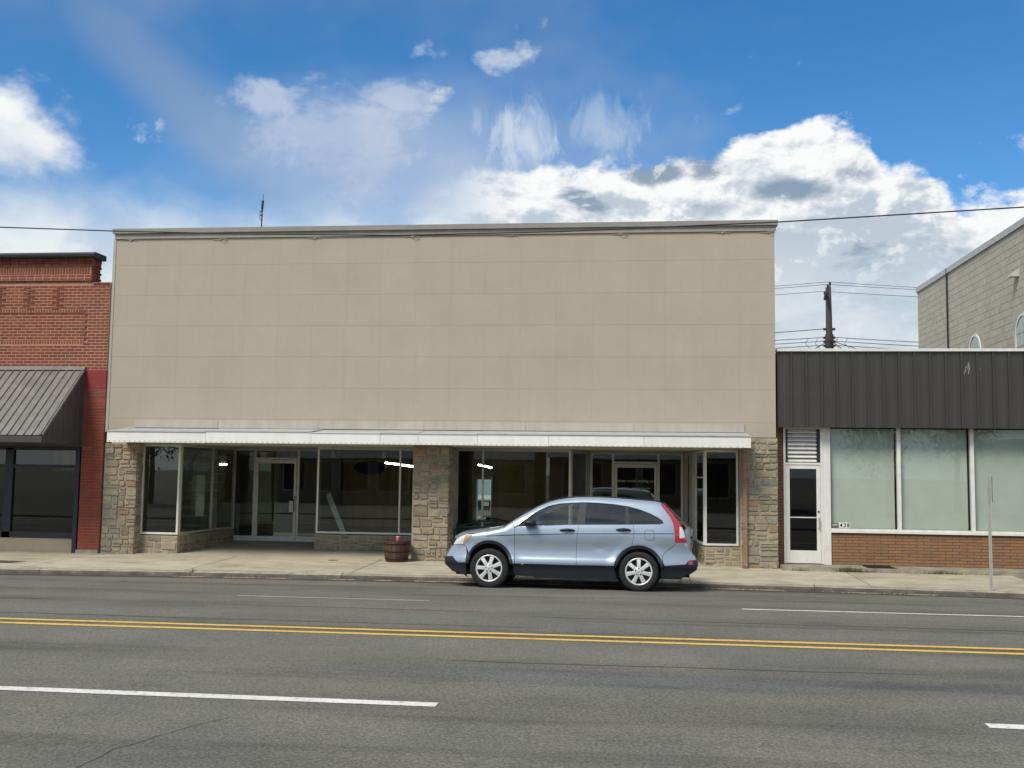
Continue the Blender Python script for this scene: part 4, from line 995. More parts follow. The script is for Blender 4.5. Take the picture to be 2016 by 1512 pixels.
tag(obj('leaning_board', MB().bar((-7.52, 25.75, 1.45), (-7.02, 25.62, .42), .03, .13, (1, 0, .5)), m_whitep), 'pale board leaning inside the middle display window', 'board')
tag(obj('oval_sign', MB().prism([(.55*math.cos(i*math.pi/14), .2*math.sin(i*math.pi/14)) for i in range(28)], lambda a, b, t: (-7.4+a*.85, t, 2.13+b), 29.5, 29.54), m_blue), 'dark blue oval sign hanging inside the left shop', 'sign')
tag(obj('plywood_sheet', MB().box(-11.3, -10.62, 31.0, 31.06, .17, 2.6), m_ply), 'tan plywood sheet standing in the left shop seen through the door', 'board')
tag(obj('plywood_partition', MB().box(-9.6, -7.3, 34.6, 34.68, .17, 2.6), m_ply), 'wide tan plywood partition at the back of the left shop', 'partition')
tag(obj('tall_board', MB().bar((-10.75, 31.2, 2.5), (-10.25, 31.0, .17), .04, .36, (1, 0, .4)), m_blue), 'tall dark blue board leaning behind the left shop door', 'board')
st = thing('staircase', 'open wooden stair with dark treads inside the left shop window', 'stairs', (-11.3, 26.5, .17))
for i in range(9): obj('tread', MB().box(-11.75, -10.75, 26.2+i*.18, 26.5+i*.18, .55+i*.22, .60+i*.22), m_int_wall, st)
for x in (-11.78, -10.74): obj('stringer', MB().bar((x, 26.1, .42), (x, 27.9, 2.55), .04, .25, (0, -1, .7)), m_int_dark, st)
obj('stair_screen', MB().box(-11.8, -10.7, 28.1, 28.15, .17, 1.1), m_int_ceil, st)

# ------------------------------------------------------------------ the parked car
def build_car():
    Mo = [(-1.887, .16), (-2.068, .216), (-2.222, .348), (-2.222, .47), (-2.198, .531), (-2.158, .593), (-2.097, .682), (-2.072, .812), (-2.038, .853), (-1.956, .909), (-1.859, .951), (-1.694, .982), (-1.488, 1.006), (-1.241, 1.044), (-1.145, 1.066), (-.995, 1.136), (-.832, 1.241), (-.669, 1.338), (-.506, 1.429), (-.33, 1.506), (-.181, 1.549), (-.018, 1.578), (.17, 1.601), (.372, 1.609), (.575, 1.608), (.844, 1.598), (1.113, 1.582), (1.38, 1.563), (1.58, 1.55), (1.713, 1.538), (1.793, 1.506), (1.912, 1.395), (2.045, 1.264), (2.177, 1.16), (2.21, 1.121), (2.243, 1.056), (2.249, .95), (2.242, .791), (2.255, .633), (2.308, .574), (2.341, .503), (2.36, .424), (2.334, .331), (2.229, .263), (2.044, .173), (1.715, .165)]
    Cn = [(x, z+.045) for x, z in Mo]
    S = [(1.157+(x-1.157)*.969, 2.01+(z-2.01)*.969+.012) for x, z in Mo]
    S[7:15] = [(-1.985, .775), (-1.93, .845), (-1.84, .90), (-1.745, .934), (-1.60, .955), (-1.40, .992), (-1.16, 1.04), (-1.07, 1.07)]
    S[29:38] = [(1.70, 1.55), (1.765, 1.515), (1.889, 1.37), (2.017, 1.20), (2.075, 1.11), (2.094, 1.07), (2.11, 1.0), (2.125, .93), (2.134, .86)]
    Wz = np.array([.10, .15, .25, .38, .44, .50, .56, .66, .76, .86, .95, 1.04, 1.10, 1.16, 1.30, 1.45, 1.55, 1.66])
    Wv = np.array([.80, .825, .85, .882, .914, .914, .894, .878, .882, .902, .910, .900, .886, .866, .808, .738, .69, .635])
    Px = np.array([-2.30, -2.2, -2.1, -2.0, -1.85, -1.65, -1.4, -1.1, 1.4, 1.7, 1.9, 2.05, 2.2, 2.3, 2.4])
    Pv = np.array([.56, .66, .76, .84, .915, .962, .99, 1, 1, .985, .957, .92, .86, .80, .72])
    def smooth(xs, vs, q):      # cubic through the table, no kinks
        xs = np.asarray(xs); vs = np.asarray(vs); dm = np.gradient(vs, xs)
        i = np.clip(np.searchsorted(xs, q)-1, 0, len(xs)-2); h = xs[i+1]-xs[i]; t = np.clip((q-xs[i])/h, 0, 1)
        return vs[i]*(2*t**3-3*t**2+1)+h*dm[i]*(t**3-2*t**2+t)+vs[i+1]*(-2*t**3+3*t**2)+h*dm[i+1]*(t**3-t**2)
    Sl = np.array(S[6:38])
    def dist(x, z):
        P = np.stack([x, z], -1)[:, None, :]; a = Sl[None, :-1]; b = Sl[None, 1:]; ab = b-a
        t = np.clip(((P-a)*ab).sum(-1)/(ab*ab).sum(-1), 0, 1)
        return np.sqrt((((a+ab*t[..., None])-P)**2).sum(-1)).min(1)
    R0 = .09
    def Y(x, z, near=True):
        x = np.asarray(x, float); z = np.asarray(z, float)
        y = smooth(Wz, Wv, z)*smooth(Px, Pv, x)
        dd = dist(x, z); k = np.clip(1-dd/R0, 0, 1); y = y-R0*.55*(1-np.sqrt(np.clip(1-k*k, 0, 1)))
        # wheel-arch swell
        for cx, cz, r_ in ((-1.318, .41, .42), (1.303, .36, .435)):
            rr = np.hypot(x-cx, z-cz); y = y+.018*np.exp(-((rr-r_)/.09)**2)*(z > .2)
        if near: y = y-.010*np.exp(-(((x-.62)/.09)**2+((z-.74)/.055)**2))
        return y
    def dens(poly, st=.03, closed=True):
        out = []; n = len(poly)
        for i in range(n if closed else n-1):
            a = np.array(poly[i]); b = np.array(poly[(i+1) % n]); k = max(1, int(np.hypot(*(b-a))/st))
            out += [tuple(a+(b-a)*j/k) for j in range(k)]
        if not closed: out.append(tuple(poly[-1]))
        return out
    def area(p): return .5*sum(p[i][0]*p[(i+1) % len(p)][1]-p[(i+1) % len(p)][0]*p[i][1] for i in range(len(p)))
    def inset(p, k):
        if area(p) < 0: p = p[::-1]
        out = []; n = len(p)
        for i in range(n):
            a, b, c_ = np.array(p[i-1]), np.array(p[i]), np.array(p[(i+1) % n])
            u = b-a; v = c_-b; u = u/(np.hypot(*u)+1e-9); v = v/(np.hypot(*v)+1e-9)
            nn = np.array([-u[1]-v[1], u[0]+v[0]]); L = np.hypot(*nn)
            nn = nn/L if L > .2 else np.array([-u[1], u[0]])
            out.append(tuple(b+nn*k/max(.5, (nn @ np.array([-u[1], u[0]])))))
        return out
    def inside(p, x, z):
        r = np.zeros(len(x), bool); n = len(p)
        for i in range(n):
            (x0, z0), (x1, z1) = p[i], p[(i+1) % n]
            cnd = ((z0 > z) != (z1 > z)); xi = (x1-x0)*(z-z0)/((z1-z0) or 1e-12)+x0
            r ^= cnd & (x < xi)
        return r
    tilt = thing('parked_car', 'light blue compact SUV parked at the kerb in front of the shops', 'car', (-1.157, 19.45, -.052), rot=(rad(-3.3), 0, 0))
    def panel(name, poly, mat, s, parent=tilt, off=0., ins=.003, grid=.035):
        p = dens(inset(dens(poly, .04), ins), .03)
        if area(p) < 0: p = p[::-1]
        xs_, zs_ = [q[0] for q in p], [q[1] for q in p]
        gx, gz = np.meshgrid(np.arange(min(xs_), max(xs_), grid), np.arange(min(zs_), max(zs_), grid))
        gx = gx.ravel()+1e-4; gz = gz.ravel()+1e-4
        ok = inside(p, gx, gz); gx, gz = gx[ok], gz[ok]
        if len(gx):
            bp = np.array(p); md = np.sqrt(((np.stack([gx, gz], -1)[:, None]-bp[None])**2).sum(-1)).min(1); ok = md > grid*.4; gx, gz = gx[ok], gz[ok]
        V = [Vector(q) for q in p]+[Vector((a, b)) for a, b in zip(gx, gz)]
        res = delaunay_2d_cdt(V, [], [list(range(len(p)))], 1, 1e-6)
        vx = np.array([v.x for v in res[0]]); vz = np.array([v.y for v in res[0]])
        near = s < 0
        y = Y(vx, vz, near)+off; h = 4e-3
        nx = -(Y(vx+h, vz, near)-Y(vx-h, vz, near))/(2*h); nz = -(Y(vx, vz+h, near)-Y(vx, vz-h, near))/(2*h)
        me = bpy.data.meshes.new(name)
        fs = [tuple(f_) if s < 0 else tuple(f_)[::-1] for f_ in res[2]]
        me.from_pydata([(a, s*b, c_) for a, b, c_ in zip(vx, y, vz)], [], fs); me.materials.append(mat)
        me.polygons.foreach_set('use_smooth', [True]*len(me.polygons)); me.update()
        nr = np.stack([nx, np.ones_like(nx)*s, nz], -1); nr /= np.linalg.norm(nr, axis=1)[:, None]
        me.normals_split_custom_set_from_vertices([tuple(q) for q in nr])
        o = bpy.data.objects.new(name, me); C.objects.link(o); o.parent = parent; ORG[o.name] = (0, 0, 0)
        return o
    def P(name, mb, mat, parent=tilt, smooth=False): return obj(name, mb, mat, parent, smooth, local=True)
    paint = bpy.data.materials.new('blue_car_paint'); paint.use_nodes = True
    pb = paint.node_tree.nodes['Principled BSDF']; pb.inputs['Base Color'].default_value = (.36, .44, .53, 1); pb.inputs['Metallic'].default_value = .42; pb.inputs['Roughness'].default_value = .34
    pb.inputs['Coat Weight'].default_value = .85; pb.inputs['Coat Roughness'].default_value = .05
    t = NT(paint.node_tree); pos = t.new('ShaderNodeNewGeometry').outputs['Position']
    cm = t.mix(t.ss(t.noise(pos, 2.2, 5, .6), .35, .75), (.36, .44, .53), (.335, .41, .495)); t.l.new(cm, pb.inputs['Base Color'])
    m_clad = M('black_cladding', (.013, .018, .027), .55, var=.12, scale=6, spec=.45)
    m_bl = M('car_black', (.008, .008, .01), .6)
    m_chrome = M('chrome_trim', (.75, .76, .78), .15, metal=1., var=.03)
    m_tyre = M('tyre_rubber', (.022, .023, .025), .85, var=.2, scale=8, spec=.3)
    m_rim = M('alloy_rim', (.74, .74, .73), .34, metal=.4, var=.04)
    m_red = M('tail_lamp_red', (.50, .008, .03), .12, var=.1, spec=.7, coat=1.)
    m_clear = M('clear_lens', (.72, .74, .74), .12, var=.08, spec=.8, coat=1.)
    m_amber = M('amber_lens', (.62, .30, .12), .15, var=.08, coat=1.)
    gF = glass('car_front_glass', (.78, .86, .81), 2.2); gR = glass('car_privacy_glass', (.16, .18, .20), 2.2)
    m_seat = M('seat_fabric', (.24, .24, .22), .9, var=.1)
    m_beigeint = M('car_trim', (.26, .255, .235), .85, var=.05)
    aF, aR = (-1.318, .41, .42), (1.303, .36, .435)
    def arc(c_, a0, a1, r_=None, n=18):
        r_ = r_ or c_[2]; return [(c_[0]+r_*math.cos(rad(a0+(a1-a0)*i/n)), c_[1]+r_*math.sin(rad(a0+(a1-a0)*i/n))) for i in range(n+1)]
    ang = lambda c_, x, z: math.degrees(math.atan2(z-c_[1], x-c_[0]))
    dlo_top = [(-.869, 1.069), (-.803, 1.122), (-.673, 1.229), (-.476, 1.369), (-.28, 1.464), (-.083, 1.506), (.162, 1.525), (.347, 1.533), (.595, 1.527), (.855, 1.508), (1.114, 1.474), (1.308, 1.425), (1.502, 1.355), (1.631, 1.289), (1.715, 1.233), (1.74, 1.203), (1.722, 1.176), (1.656, 1.166)]
    belt = [(1.206, 1.152), (.259, 1.130), (.076, 1.125), (-.539, 1.091)]
    shutF = [(-.874, 1.064), (-.873, .933), (-.868, .597), (-.862, .436)]
    shutB = [(.259, 1.130), (.234, .954), (.217, .62), (.223, .434)]
    shutR = [(1.206, 1.152), (1.225, 1.024), (1.207, .896), (1.175, ) and (1.178, .776)]
    def cardinal(s):
        sn = []
        sub = lambda *a, **k: sn.append(panel(*a, **k))
        valtop = [S[3], (-1.996, .54), (-1.928, .464), (-1.888, .432), (-1.737, .433)]
        panel('front_valance', [S[0], S[1], S[2]]+valtop+[(-1.735, .33), (-1.70, .17)], m_clad, s)
        panel('front_bumper', valtop[::-1]+[S[4], S[5], (-1.996, .735), (-1.896, .752), (-1.802, .750), (-1.735, .70), (-1.725, .60), (-1.737, .50)], paint, s)
        hl = panel('headlight', [(-1.996, .735), S[7], S[8], S[9], S[10], (-1.611, .940), (-1.644, .901), (-1.71, .841), (-1.802, .752), (-1.896, .754)], m_clear, s, ins=.004)
        panel('turn_signal', [(-1.76, .915), (-1.70, .93), (-1.63, .93), (-1.665, .893), (-1.72, .845), (-1.80, .768), (-1.79, .83)], m_amber, s, parent=hl, off=.003)
        panel('fender', [(-1.611, .940), (-1.644, .901), (-1.71, .841), (-1.802, .752), (-1.735, .70)]+arc(aF, 152, ang(aF, -.899, .43))+[(-.868, .436)]+shutF[::-1][1:]+[S[15], S[14], S[13], S[12], S[11]], paint, s)
        fd = panel('front_door', shutF+[(.223, .434)]+shutB[::-1]+belt[2:], paint, s)
        rd = panel('rear_door', shutB+[(.86, .434)]+arc(aR, ang(aR, .86, .434), ang(aR, 1.178, .776), n=12)+shutR[::-1], paint, s)
        q = [(1.178, .776)]+shutR[::-1][1:]+dlo_top[::-1]+S[15:30]+[(1.703, 1.501), (1.773, 1.412), (1.863, 1.285), (1.915, 1.157), (1.928, 1.028), (1.934, .861), (1.924, .816), (1.745, .672), (1.707, .60)]+arc(aR, ang(aR, 1.70, .53), ang(aR, 1.178, .776), n=16)
        qp = panel('quarter_panel', q, paint, s)
        tl = panel('tail_light', [S[29], S[30], S[31], S[32], S[33], S[34], S[35], S[36], S[37], (1.934, .861), (1.928, 1.028), (1.915, 1.157), (1.863, 1.285), (1.773, 1.412), (1.703, 1.501)], m_red, s, ins=.004)
        panel('reverse_light', [(2.005, 1.133), (2.045, 1.13), (2.09, 1.05), (2.115, .94), (2.005, .925)], m_clear, s, parent=tl, off=.003)
        rb = panel('rear_bumper', [(1.934, .861), S[37], S[38], S[39], S[40], (2.165, .548), (2.114, .483), (1.745, .452), (1.715, .53), (1.707, .60), (1.745, .672), (1.924, .816)], paint, s)
        lb = panel('lower_bumper', [(1.745, .452), (2.114, .483), (2.165, .548), S[40], S[41], S[42], S[43], S[44], S[45], (1.70, .3)], m_clad, s)
        panel('reflector', [(2.15, .545), (2.24, .54), (2.245, .485), (2.17, .478)], m_red, s, parent=lb, off=.004)
        panel('sill', [(-.899, .431), (.862, .431), (.90, .33), (.93, .19), (.22, .185), (-.84, .225), (-.885, .3)], m_clad, s, off=.006)
        for nm, c_, a0, a1 in (('wheel_arch', aF, 172, 2), ('wheel_arch', aR, 170, 12)):
            a0x = 180 if c_ is aF else 171; 
            panel(nm, arc(c_, a0x, 2 if c_ is aF else 8)+arc(c_, 2 if c_ is aF else 8, a0x, c_[2]-.05), m_clad, s, off=.012, ins=0)
        # glass
        top_at = lambda x: float(np.interp(x, [p_[0] for p_ in dlo_top[:14]], [p_[1] for p_ in dlo_top[:14]]))
        bel_at = lambda x: float(np.interp(x, [-.869, -.539, .076, .259, 1.206, 1.656], [1.069, 1.091, 1.125, 1.130, 1.152, 1.166]))
        def part_dlo(x0t, x0b, x1t, x1b):
            tp = [p_ for p_ in dlo_top[:14] if x0t < p_[0] < x1t]; return [(x0b, bel_at(x0b)), (x0t, top_at(x0t))]+tp+[(x1t, top_at(x1t)), (x1b, bel_at(x1b))]
        panel('front_window', [(-.869, 1.069)]+[p_ for p_ in dlo_top[1:14] if p_[0] < .26]+[(.272, top_at(.272)), (.215, bel_at(.215)), (.076, 1.125), (-.539, 1.091)], gF, s, parent=fd, off=-.012, ins=0)
        panel('pillar_trim', part_dlo(.272, .215, .385, .365), m_clad, s, off=-.010, ins=0)
        panel('rear_window', part_dlo(.385, .365, 1.076, 1.07), gR, s, parent=rd, off=-.012, ins=0)
        panel('pillar_trim', part_dlo(1.076, 1.07, 1.114, 1.148), m_clad, s, off=-.010, ins=0)
        panel('quarter_window', [(1.148, bel_at(1.148)), (1.114, 1.474)]+dlo_top[11:], gR, s, parent=qp, off=-.012, ins=0)
        loop = dens(dlo_top+belt, .05); lx = np.array([p_[0] for p_ in loop]+[loop[0][0]]); lz = np.array([p_[1] for p_ in loop]+[loop[0][1]]); ly = Y(lx, lz)-.003
        P('window_trim', MB().tube([(a, s*b, c_) for a, b, c_ in zip(lx, ly, lz)], .007, 6), m_chrome, smooth=True)
        # stripe, handles, mirror, fuel door
        stp = [(-1.379, .900), (-.873, .930), (.085, .967), (1.92, 1.003)]
        panel('side_stripe', stp+[(a, b+.011) for a, b in stp[::-1]], m_bl, s, off=.003, ins=0)
        for nm, x0, x1, z, par in (('door_handle', -.07, .188, 1.03, fd), ('door_handle', .911, 1.161, 1.056, rd)):
            yy = float(Y(np.array([(x0+x1)/2]), np.array([z]))[0])
            P(nm, MB().tube([(x0, s*(yy+.004), z), (x0+.05, s*(yy+.03), z+.008), ((x0+x1)/2, s*(yy+.042), z+.012), (x1-.05, s*(yy+.03), z+.008), (x1, s*(yy+.004), z)], [.012, .02, .024, .02, .012], 8), m_clad, parent=par, smooth=True)
        yy = float(Y(np.array([-.62]), np.array([1.14]))[0])
        mir = MB().lathe([(.001, -.085), (.05, -.08), (.075, -.04), (.08, .02), (.07, .085), (.001, .10)], (0, 0, 0), 16)
        mir.v = [(-.60+b*1.15, s*(yy+.13+a*1.3), 1.15+c_*.85) for a, b, c_ in [(v[0], v[2], v[1]) for v in mir.v]]
        P('wing_mirror', mir.bar((-.62, s*(yy-.02), 1.105), (-.61, s*(yy+.1), 1.13), .08, .05), m_clad, smooth=True)
        if s < 0:
            cir = [(1.488+.082*math.copysign(abs(math.cos(a))**.5, math.cos(a)), .978+.088*math.copysign(abs(math.sin(a))**.5, math.sin(a))) for a in [i*math.pi/18 for i in range(36)]]
            cx = np.array([c_[0] for c_ in cir]+[cir[0][0]]); cz = np.array([c_[1] for c_ in cir]+[cir[0][1]])
            P('fuel_door_gap', MB().tube([(a, s*b, c_) for a, b, c_ in zip(cx, Y(cx, cz)-.001, cz)], .0035, 5), m_bl)
        # dark inner body behind the gaps
        low = [(-1.95, .5), (-1.95, .72), (-1.6, .92), (-.9, 1.04), (0, 1.1), (1.2, 1.13), (2.0, 1.05), (2.1, .9), (2.15, .6), (2.1, .5), (1.74, .46)]+arc(aR, 14, 168, .437)+[(.86, .44), (-.88, .44)]+arc(aF, 4, 172, .422)
        panel('inner_body', low, m_bl, s, off=-.012, ins=0, grid=.06)
    for s in (-1, 1): cardinal(s)
    # lofted skins across the car
    def loft(name, i0, i1, mat, parent=tilt, n=20, push=0., f0=0., f1=0., sub=4, wk=1.):
        idx = np.linspace(i0+f0, i1-f1, (i1-i0)*sub+1); mb = MB()
        Sx = np.interp(idx, range(len(S)), [p_[0] for p_ in S]); Sz = np.interp(idx, range(len(S)), [p_[1] for p_ in S])
        Cx = np.interp(idx, range(len(S)), [p_[0] for p_ in Cn]); Cz = np.interp(idx, range(len(S)), [p_[1] for p_ in Cn])
        Yw = Y(Sx, Sz)
        for k in range(len(idx)):
            for j in range(n+1):
                u = -1+2*j/n; f_ = 1-abs(u)**2.6; y = u*Yw[k]*wk
                mb.v.append((Sx[k]+(Cx[k]-Sx[k])*f_, y, Sz[k]+(Cz[k]-Sz[k])*f_+push))
        for k in range(len(idx)-1):
            for j in range(n): mb.f.append((k*(n+1)+j, k*(n+1)+j+1, (k+1)*(n+1)+j+1, (k+1)*(n+1)+j)); mb.mi.append(0)
        return P(name, mb, mat, parent, True)
    loft('front_valance_centre', 0, 3, m_clad); loft('front_bumper_centre', 3, 6, paint); loft('grille', 6, 8, m_bl); loft('bonnet', 8, 14, paint)
    ws = loft('windscreen', 14, 20, gF, f0=.4); loft('cowl', 14, 15, m_bl, f1=.6); loft('roof', 20, 30, paint)
    tg = loft('tailgate', 34, 38, paint); loft('rear_window_glass', 30, 34, gR, parent=tg, f0=.25); loft('spoiler', 29, 31, m_clad, f0=.6, f1=.75, push=.004)
    loft('rear_bumper_centre', 38, 40, paint); loft('lower_bumper_centre', 40, 45, m_clad)
    for s in (-1, 1):
        idx = np.linspace(16, 29.5, 30); rx = np.interp(idx, range(len(S)), [p_[0] for p_ in S]); rz = np.interp(idx, range(len(S)), [p_[1] for p_ in S]); ry = Y(rx, rz)
        P('roof_ditch_trim', MB().tube([(a, s*(b-.012), c_+.010) for a, b, c_ in zip(rx, ry, rz)], .011, 6), m_clad, smooth=True)
    P('wiper', MB().tube([(2.20, -.25, 1.19), (2.10, .2, 1.27)], .012, 6).box(2.17, 2.24, -.3, -.2, 1.16, 1.2), m_bl)
    bdg = P('badge', MB().box(2.25, 2.275, -.055, -.03, .99, 1.09).box(2.25, 2.275, .03, .055, .99, 1.09).box(2.25, 2.27, -.03, .03, 1.03, 1.05).tube([(2.262, .085*math.cos(a), 1.04+.07*math.sin(a)) for a in [i*math.pi/10 for i in range(21)]], .009, 6), m_chrome)
    P('plate_garnish', MB().box(2.255, 2.275, -.4, .4, .93, .965), m_chrome)
    P('licence_plate', MB().box(2.262, 2.272, -.155, .155, .77, .92), m_clear)
    P('grille_bar', MB().box(-2.10, -2.07, -.5, .5, .775, .795), m_chrome)
    P('tow_hitch', MB().box(2.02, 2.22, -.05, .05, .235, .29).box(1.9, 2.06, -.5, .5, .225, .27), m_bl)
    # underside, wheel housings, interior
    P('floor_pan', MB().box(-1.75, 2.05, -.70, .70, .225, .34).box(-.55, -.1, -.5, .2, .19, .24).box(.25, 1.0, -.45, .45, .19, .24).box(-1.95, -1.6, -.6, .6, .22, .5), m_bl)
    for cx, cz, r_ in (aF, aR):
        for s in (-1, 1):
            mb = MB(); n = 16; rr = r_-.03
            for i in range(n+1):
                a = math.pi*i/n*1.16-.25
                for y in (.90 if cx < 0 else .905, .55): mb.v.append((cx+rr*math.cos(a), s*y, cz+rr*math.sin(a)))
            for i in range(n): mb.f.append((i*2, i*2+2, i*2+3, i*2+1)); mb.mi.append(0)
            b = len(mb.v); mb.v += [(cx+rr*math.cos(2*math.pi*i/20), s*.55, cz+rr*math.sin(2*math.pi*i/20)) for i in range(20)]; mb.f.append(tuple(range(b, b+20))); mb.mi.append(0)
            P('wheel_well', mb, m_bl)
    P('mud_flap', MB().box(1.70, 1.715, -.90, -.62, .17, .45).box(1.70, 1.715, .62, .90, .17, .45), m_clad)
    P('dashboard', MB().prism([(-1.05, .75), (-.62, .80), (-.60, 1.0), (-.75, 1.05), (-1.05, 1.04)], lambda a, b, t: (a, t, b), -.72, .72), m_seat)
    for y in (-.36, .36):
        P('front_seat', MB().box(-.35, .2, y-.24, y+.24, .45, .68).prism([(.12, .62), (.28, .62), (.46, 1.16), (.34, 1.2)], lambda a, b, t: (a, t, b), y-.23, y+.23).prism([(.37, 1.2), (.47, 1.18), (.50, 1.36), (.42, 1.38)], lambda a, b, t: (a, t, b), y-.12, y+.12), m_seat)
    P('rear_seat', MB().box(.7, 1.2, -.6, .6, .45, .72).prism([(1.1, .65), (1.28, .65), (1.45, 1.16), (1.34, 1.2)], lambda a, b, t: (a, t, b), -.6, .6), m_seat)
    P('steering_wheel', MB().tube([(-.5+.05*math.sin(a), -.36+.17*math.cos(a), .98+.17*math.sin(a)) for a in [i*math.pi/10 for i in range(21)]], .014, 6), m_bl)
    P('headliner', MB().box(-.1, 1.5, -.55, .55, 1.555, 1.57), m_beigeint)
    # wheels
    def tyre(mb, x, y, z, s):
        R, wd = .345, .11
        prof = [(.225, -.085), (.25, -.105), (.29, -.112), (.325, -.102), (.340, -.085), (.345, -.05), (.345, .05), (.340, .085), (.325, .102), (.29, .112), (.225, .09)]
        return mb.lathe([(r_, -s*h) for r_, h in prof], (x, y, z), 48, 'Y')
    for cx in (-1.315, 1.305):
        for s in (-1, 1):
            y = s*.80; z = .345; rot0 = rad(90+10) if cx < 0 else rad(90)
            w = P('wheel', MB().lathe([(.001, s*.045), (.215, s*.045), (.215, -s*.05), (.001, -s*.05)], (cx, y, z), 32, 'Y'), m_bl, smooth=False)
            ty = tyre(MB(), cx, y, z, s); P('tyre', ty, m_tyre, w, True)
            P('brake_disc', MB().lathe([(.001, s*.056), (.13, s*.056), (.13, s*.05)], (cx, y, z), 32, 'Y'), m_clad, w)
            yo = y+s*.105
            P('rim', MB().lathe([(.205, -s*.06), (.212, s*.0), (.226, s*.01), (.238, s*.0), (.238, -s*.02), (.222, -s*.03)], (cx, yo, z), 48, 'Y'), m_rim, w, True)
            sp_ = MB()
            for k in range(7):
                a = rot0+k*2*math.pi/7+(math.pi/7 if cx < 0 else 0); ca, sa = math.cos(a), math.sin(a)
                ring = []
                for r_, hw, dy in ((.06, .034, .018), (.12, .032, .014), (.19, .036, .004), (.222, .042, -.004)):
                    ring.append([(cx+r_*ca-q*hw*sa, yo+s*(dy-(.010 if abs(q) > .9 else 0)), z+r_*sa+q*hw*ca) for q in (-1, -.7, .7, 1)]+[(cx+r_*ca+hw*sa*-1, yo+s*(dy-.035), z+r_*sa+hw*ca)])
                b = len(sp_.v)
                for g in ring: sp_.v += g[:4]
                for i in range(3):
                    for j in range(3): sp_.f.append((b+i*4+j, b+i*4+j+1, b+i*4+5+j, b+i*4+4+j)); sp_.mi.append(0)
            P('spokes', sp_, m_rim, w)
            P('hub', MB().lathe([(.001, s*.022), (.034, s*.022), (.05, s*.018), (.082, s*.014), (.088, -s*.02)], (cx, yo, z), 28, 'Y'), m_rim, w, True)
            nb = MB()
            for k in range(5):
                a = rad(90)+k*2*math.pi/5; nb.lathe([(.001, s*.021), (.0125, s*.021), (.0125, s*.0)], (cx+.057*math.cos(a), yo, z+.057*math.sin(a)), 8, 'Y')
            P('lug_nut', nb, m_bl, w)
            hb = MB()
            for q in (-.009, .009): hb.bar((cx+q*1.3, yo+s*.024, z+.014), (cx+q*.8, yo+s*.024, z-.014), .004, .006)
            hb.bar((cx-.008, yo+s*.024, z), (cx+.008, yo+s*.024, z), .004, .004)
            P('hub_emblem', hb, m_galv, w)
build_car()

# ------------------------------------------------------------------ gutter litter and weeds
mb = MB()
def gut(x, o_): 
    yk = ykerb(x); yy = yk+o_; return yy, zroad(4.5+(yy-4.5)*15.9/(yk-4.48))+.006
spots = [(-7.6, .4), (-6.9, .25), (-5.55, .3), (-3.95, .35), (-3.3, .4), (-8.6, .25), (4.3, .5), (5.3, .3), (1.9, .4), (2.6, .3), (-4.75, .15)]
for sx, sw in spots:
    for k in range(110):
        x = rng.gauss(sx, sw*.5); yy, z = gut(x, -abs(rng.gauss(.10, .09))-.02); r_ = rng.uniform(.006, .02); a = rng.uniform(0, 6.3)
        c0 = Vector((x, yy, z)); u = Vector((math.cos(a), math.sin(a), rng.uniform(-.1, .3)))*r_; v = Vector((-math.sin(a), math.cos(a), rng.uniform(-.1, .3)))*r_*rng.uniform(.4, 1)
        top_ = c0+Vector((0, 0, r_*.5)); b = len(mb.v)
        mb.v += [tuple(c0-u), tuple(c0-v), tuple(c0+u), tuple(c0+v), tuple(top_)]
        for q in range(4): mb.f.append((b+q, b+(q+1) % 4, b+4)); mb.mi.append(0)
lit = stuff(obj('gutter_litter', mb, m_debris)); lit['label'] = 'pale dry leaf litter and grit lying in the gutter'; lit['category'] = 'litter'
mb = MB()
def blade(x, y, z, h, lean=.4):
    a = rng.uniform(0, 6.3); w = rng.uniform(.003, .007); l = rng.uniform(.1, lean)*h
    mb.quad((x-w*math.sin(a), y+w*math.cos(a), z), (x+w*math.sin(a), y-w*math.cos(a), z), (x+l*math.cos(a), y+l*math.sin(a), z+h))
for cx, n, hh in ((4.55, 260, .11), (4.85, 160, .06), (6.35, 120, .09), (6.7, 90, .05), (3.5, 40, .07), (5.4, 60, .03), (7.4, 70, .05), (5.9, 40, .03)):
    for k in range(n): blade(rng.gauss(cx, .13), 22.93+rng.gauss(0, .015), .04, rng.uniform(.3, 1)*hh*1.5, .7)
for k in range(260): 
    x = rng.uniform(-12, -3.6); y = ykerb(x)+.165; blade(x, y+rng.gauss(0, .006), -.002, rng.uniform(.005, .022), .9)
for cx, n, hh in ((-8.62, 26, .10), (3.42, 14, .07), (-5.64, 14, .05), (.95, 24, .08)):
    for k in range(n): x = rng.gauss(cx, .02); blade(x, ykerb(x)+rng.uniform(-.02, .12), -.02, rng.uniform(.3, 1)*hh)
gr = stuff(obj('weeds', mb, m_grass)); gr['label'] = 'small green weeds growing along the ledge and kerb joints'; gr['category'] = 'weeds'
rng2 = random.Random(3); mb = MB()
for k in range(10):
    x, y = -6.55+rng2.gauss(0, .05), 22.85+rng2.gauss(0, .02); mb.quad((x, y, .052), (x+.05, y+.01, .052), (x+.045, y+.02, .066), (x+.005, y+.025, .06))
tag(obj('dead_leaves', mb, m_bark), 'little clump of dead brown leaves on the pavement by the middle window', 'leaves')
struct('manhole_stain', MB().quad((-14.2, 21.0, .0135), (-12.9, 20.95, .0135), (-12.75, 21.3, .019), (-14.0, 21.45, .0215)), m_asphalt_dirt)

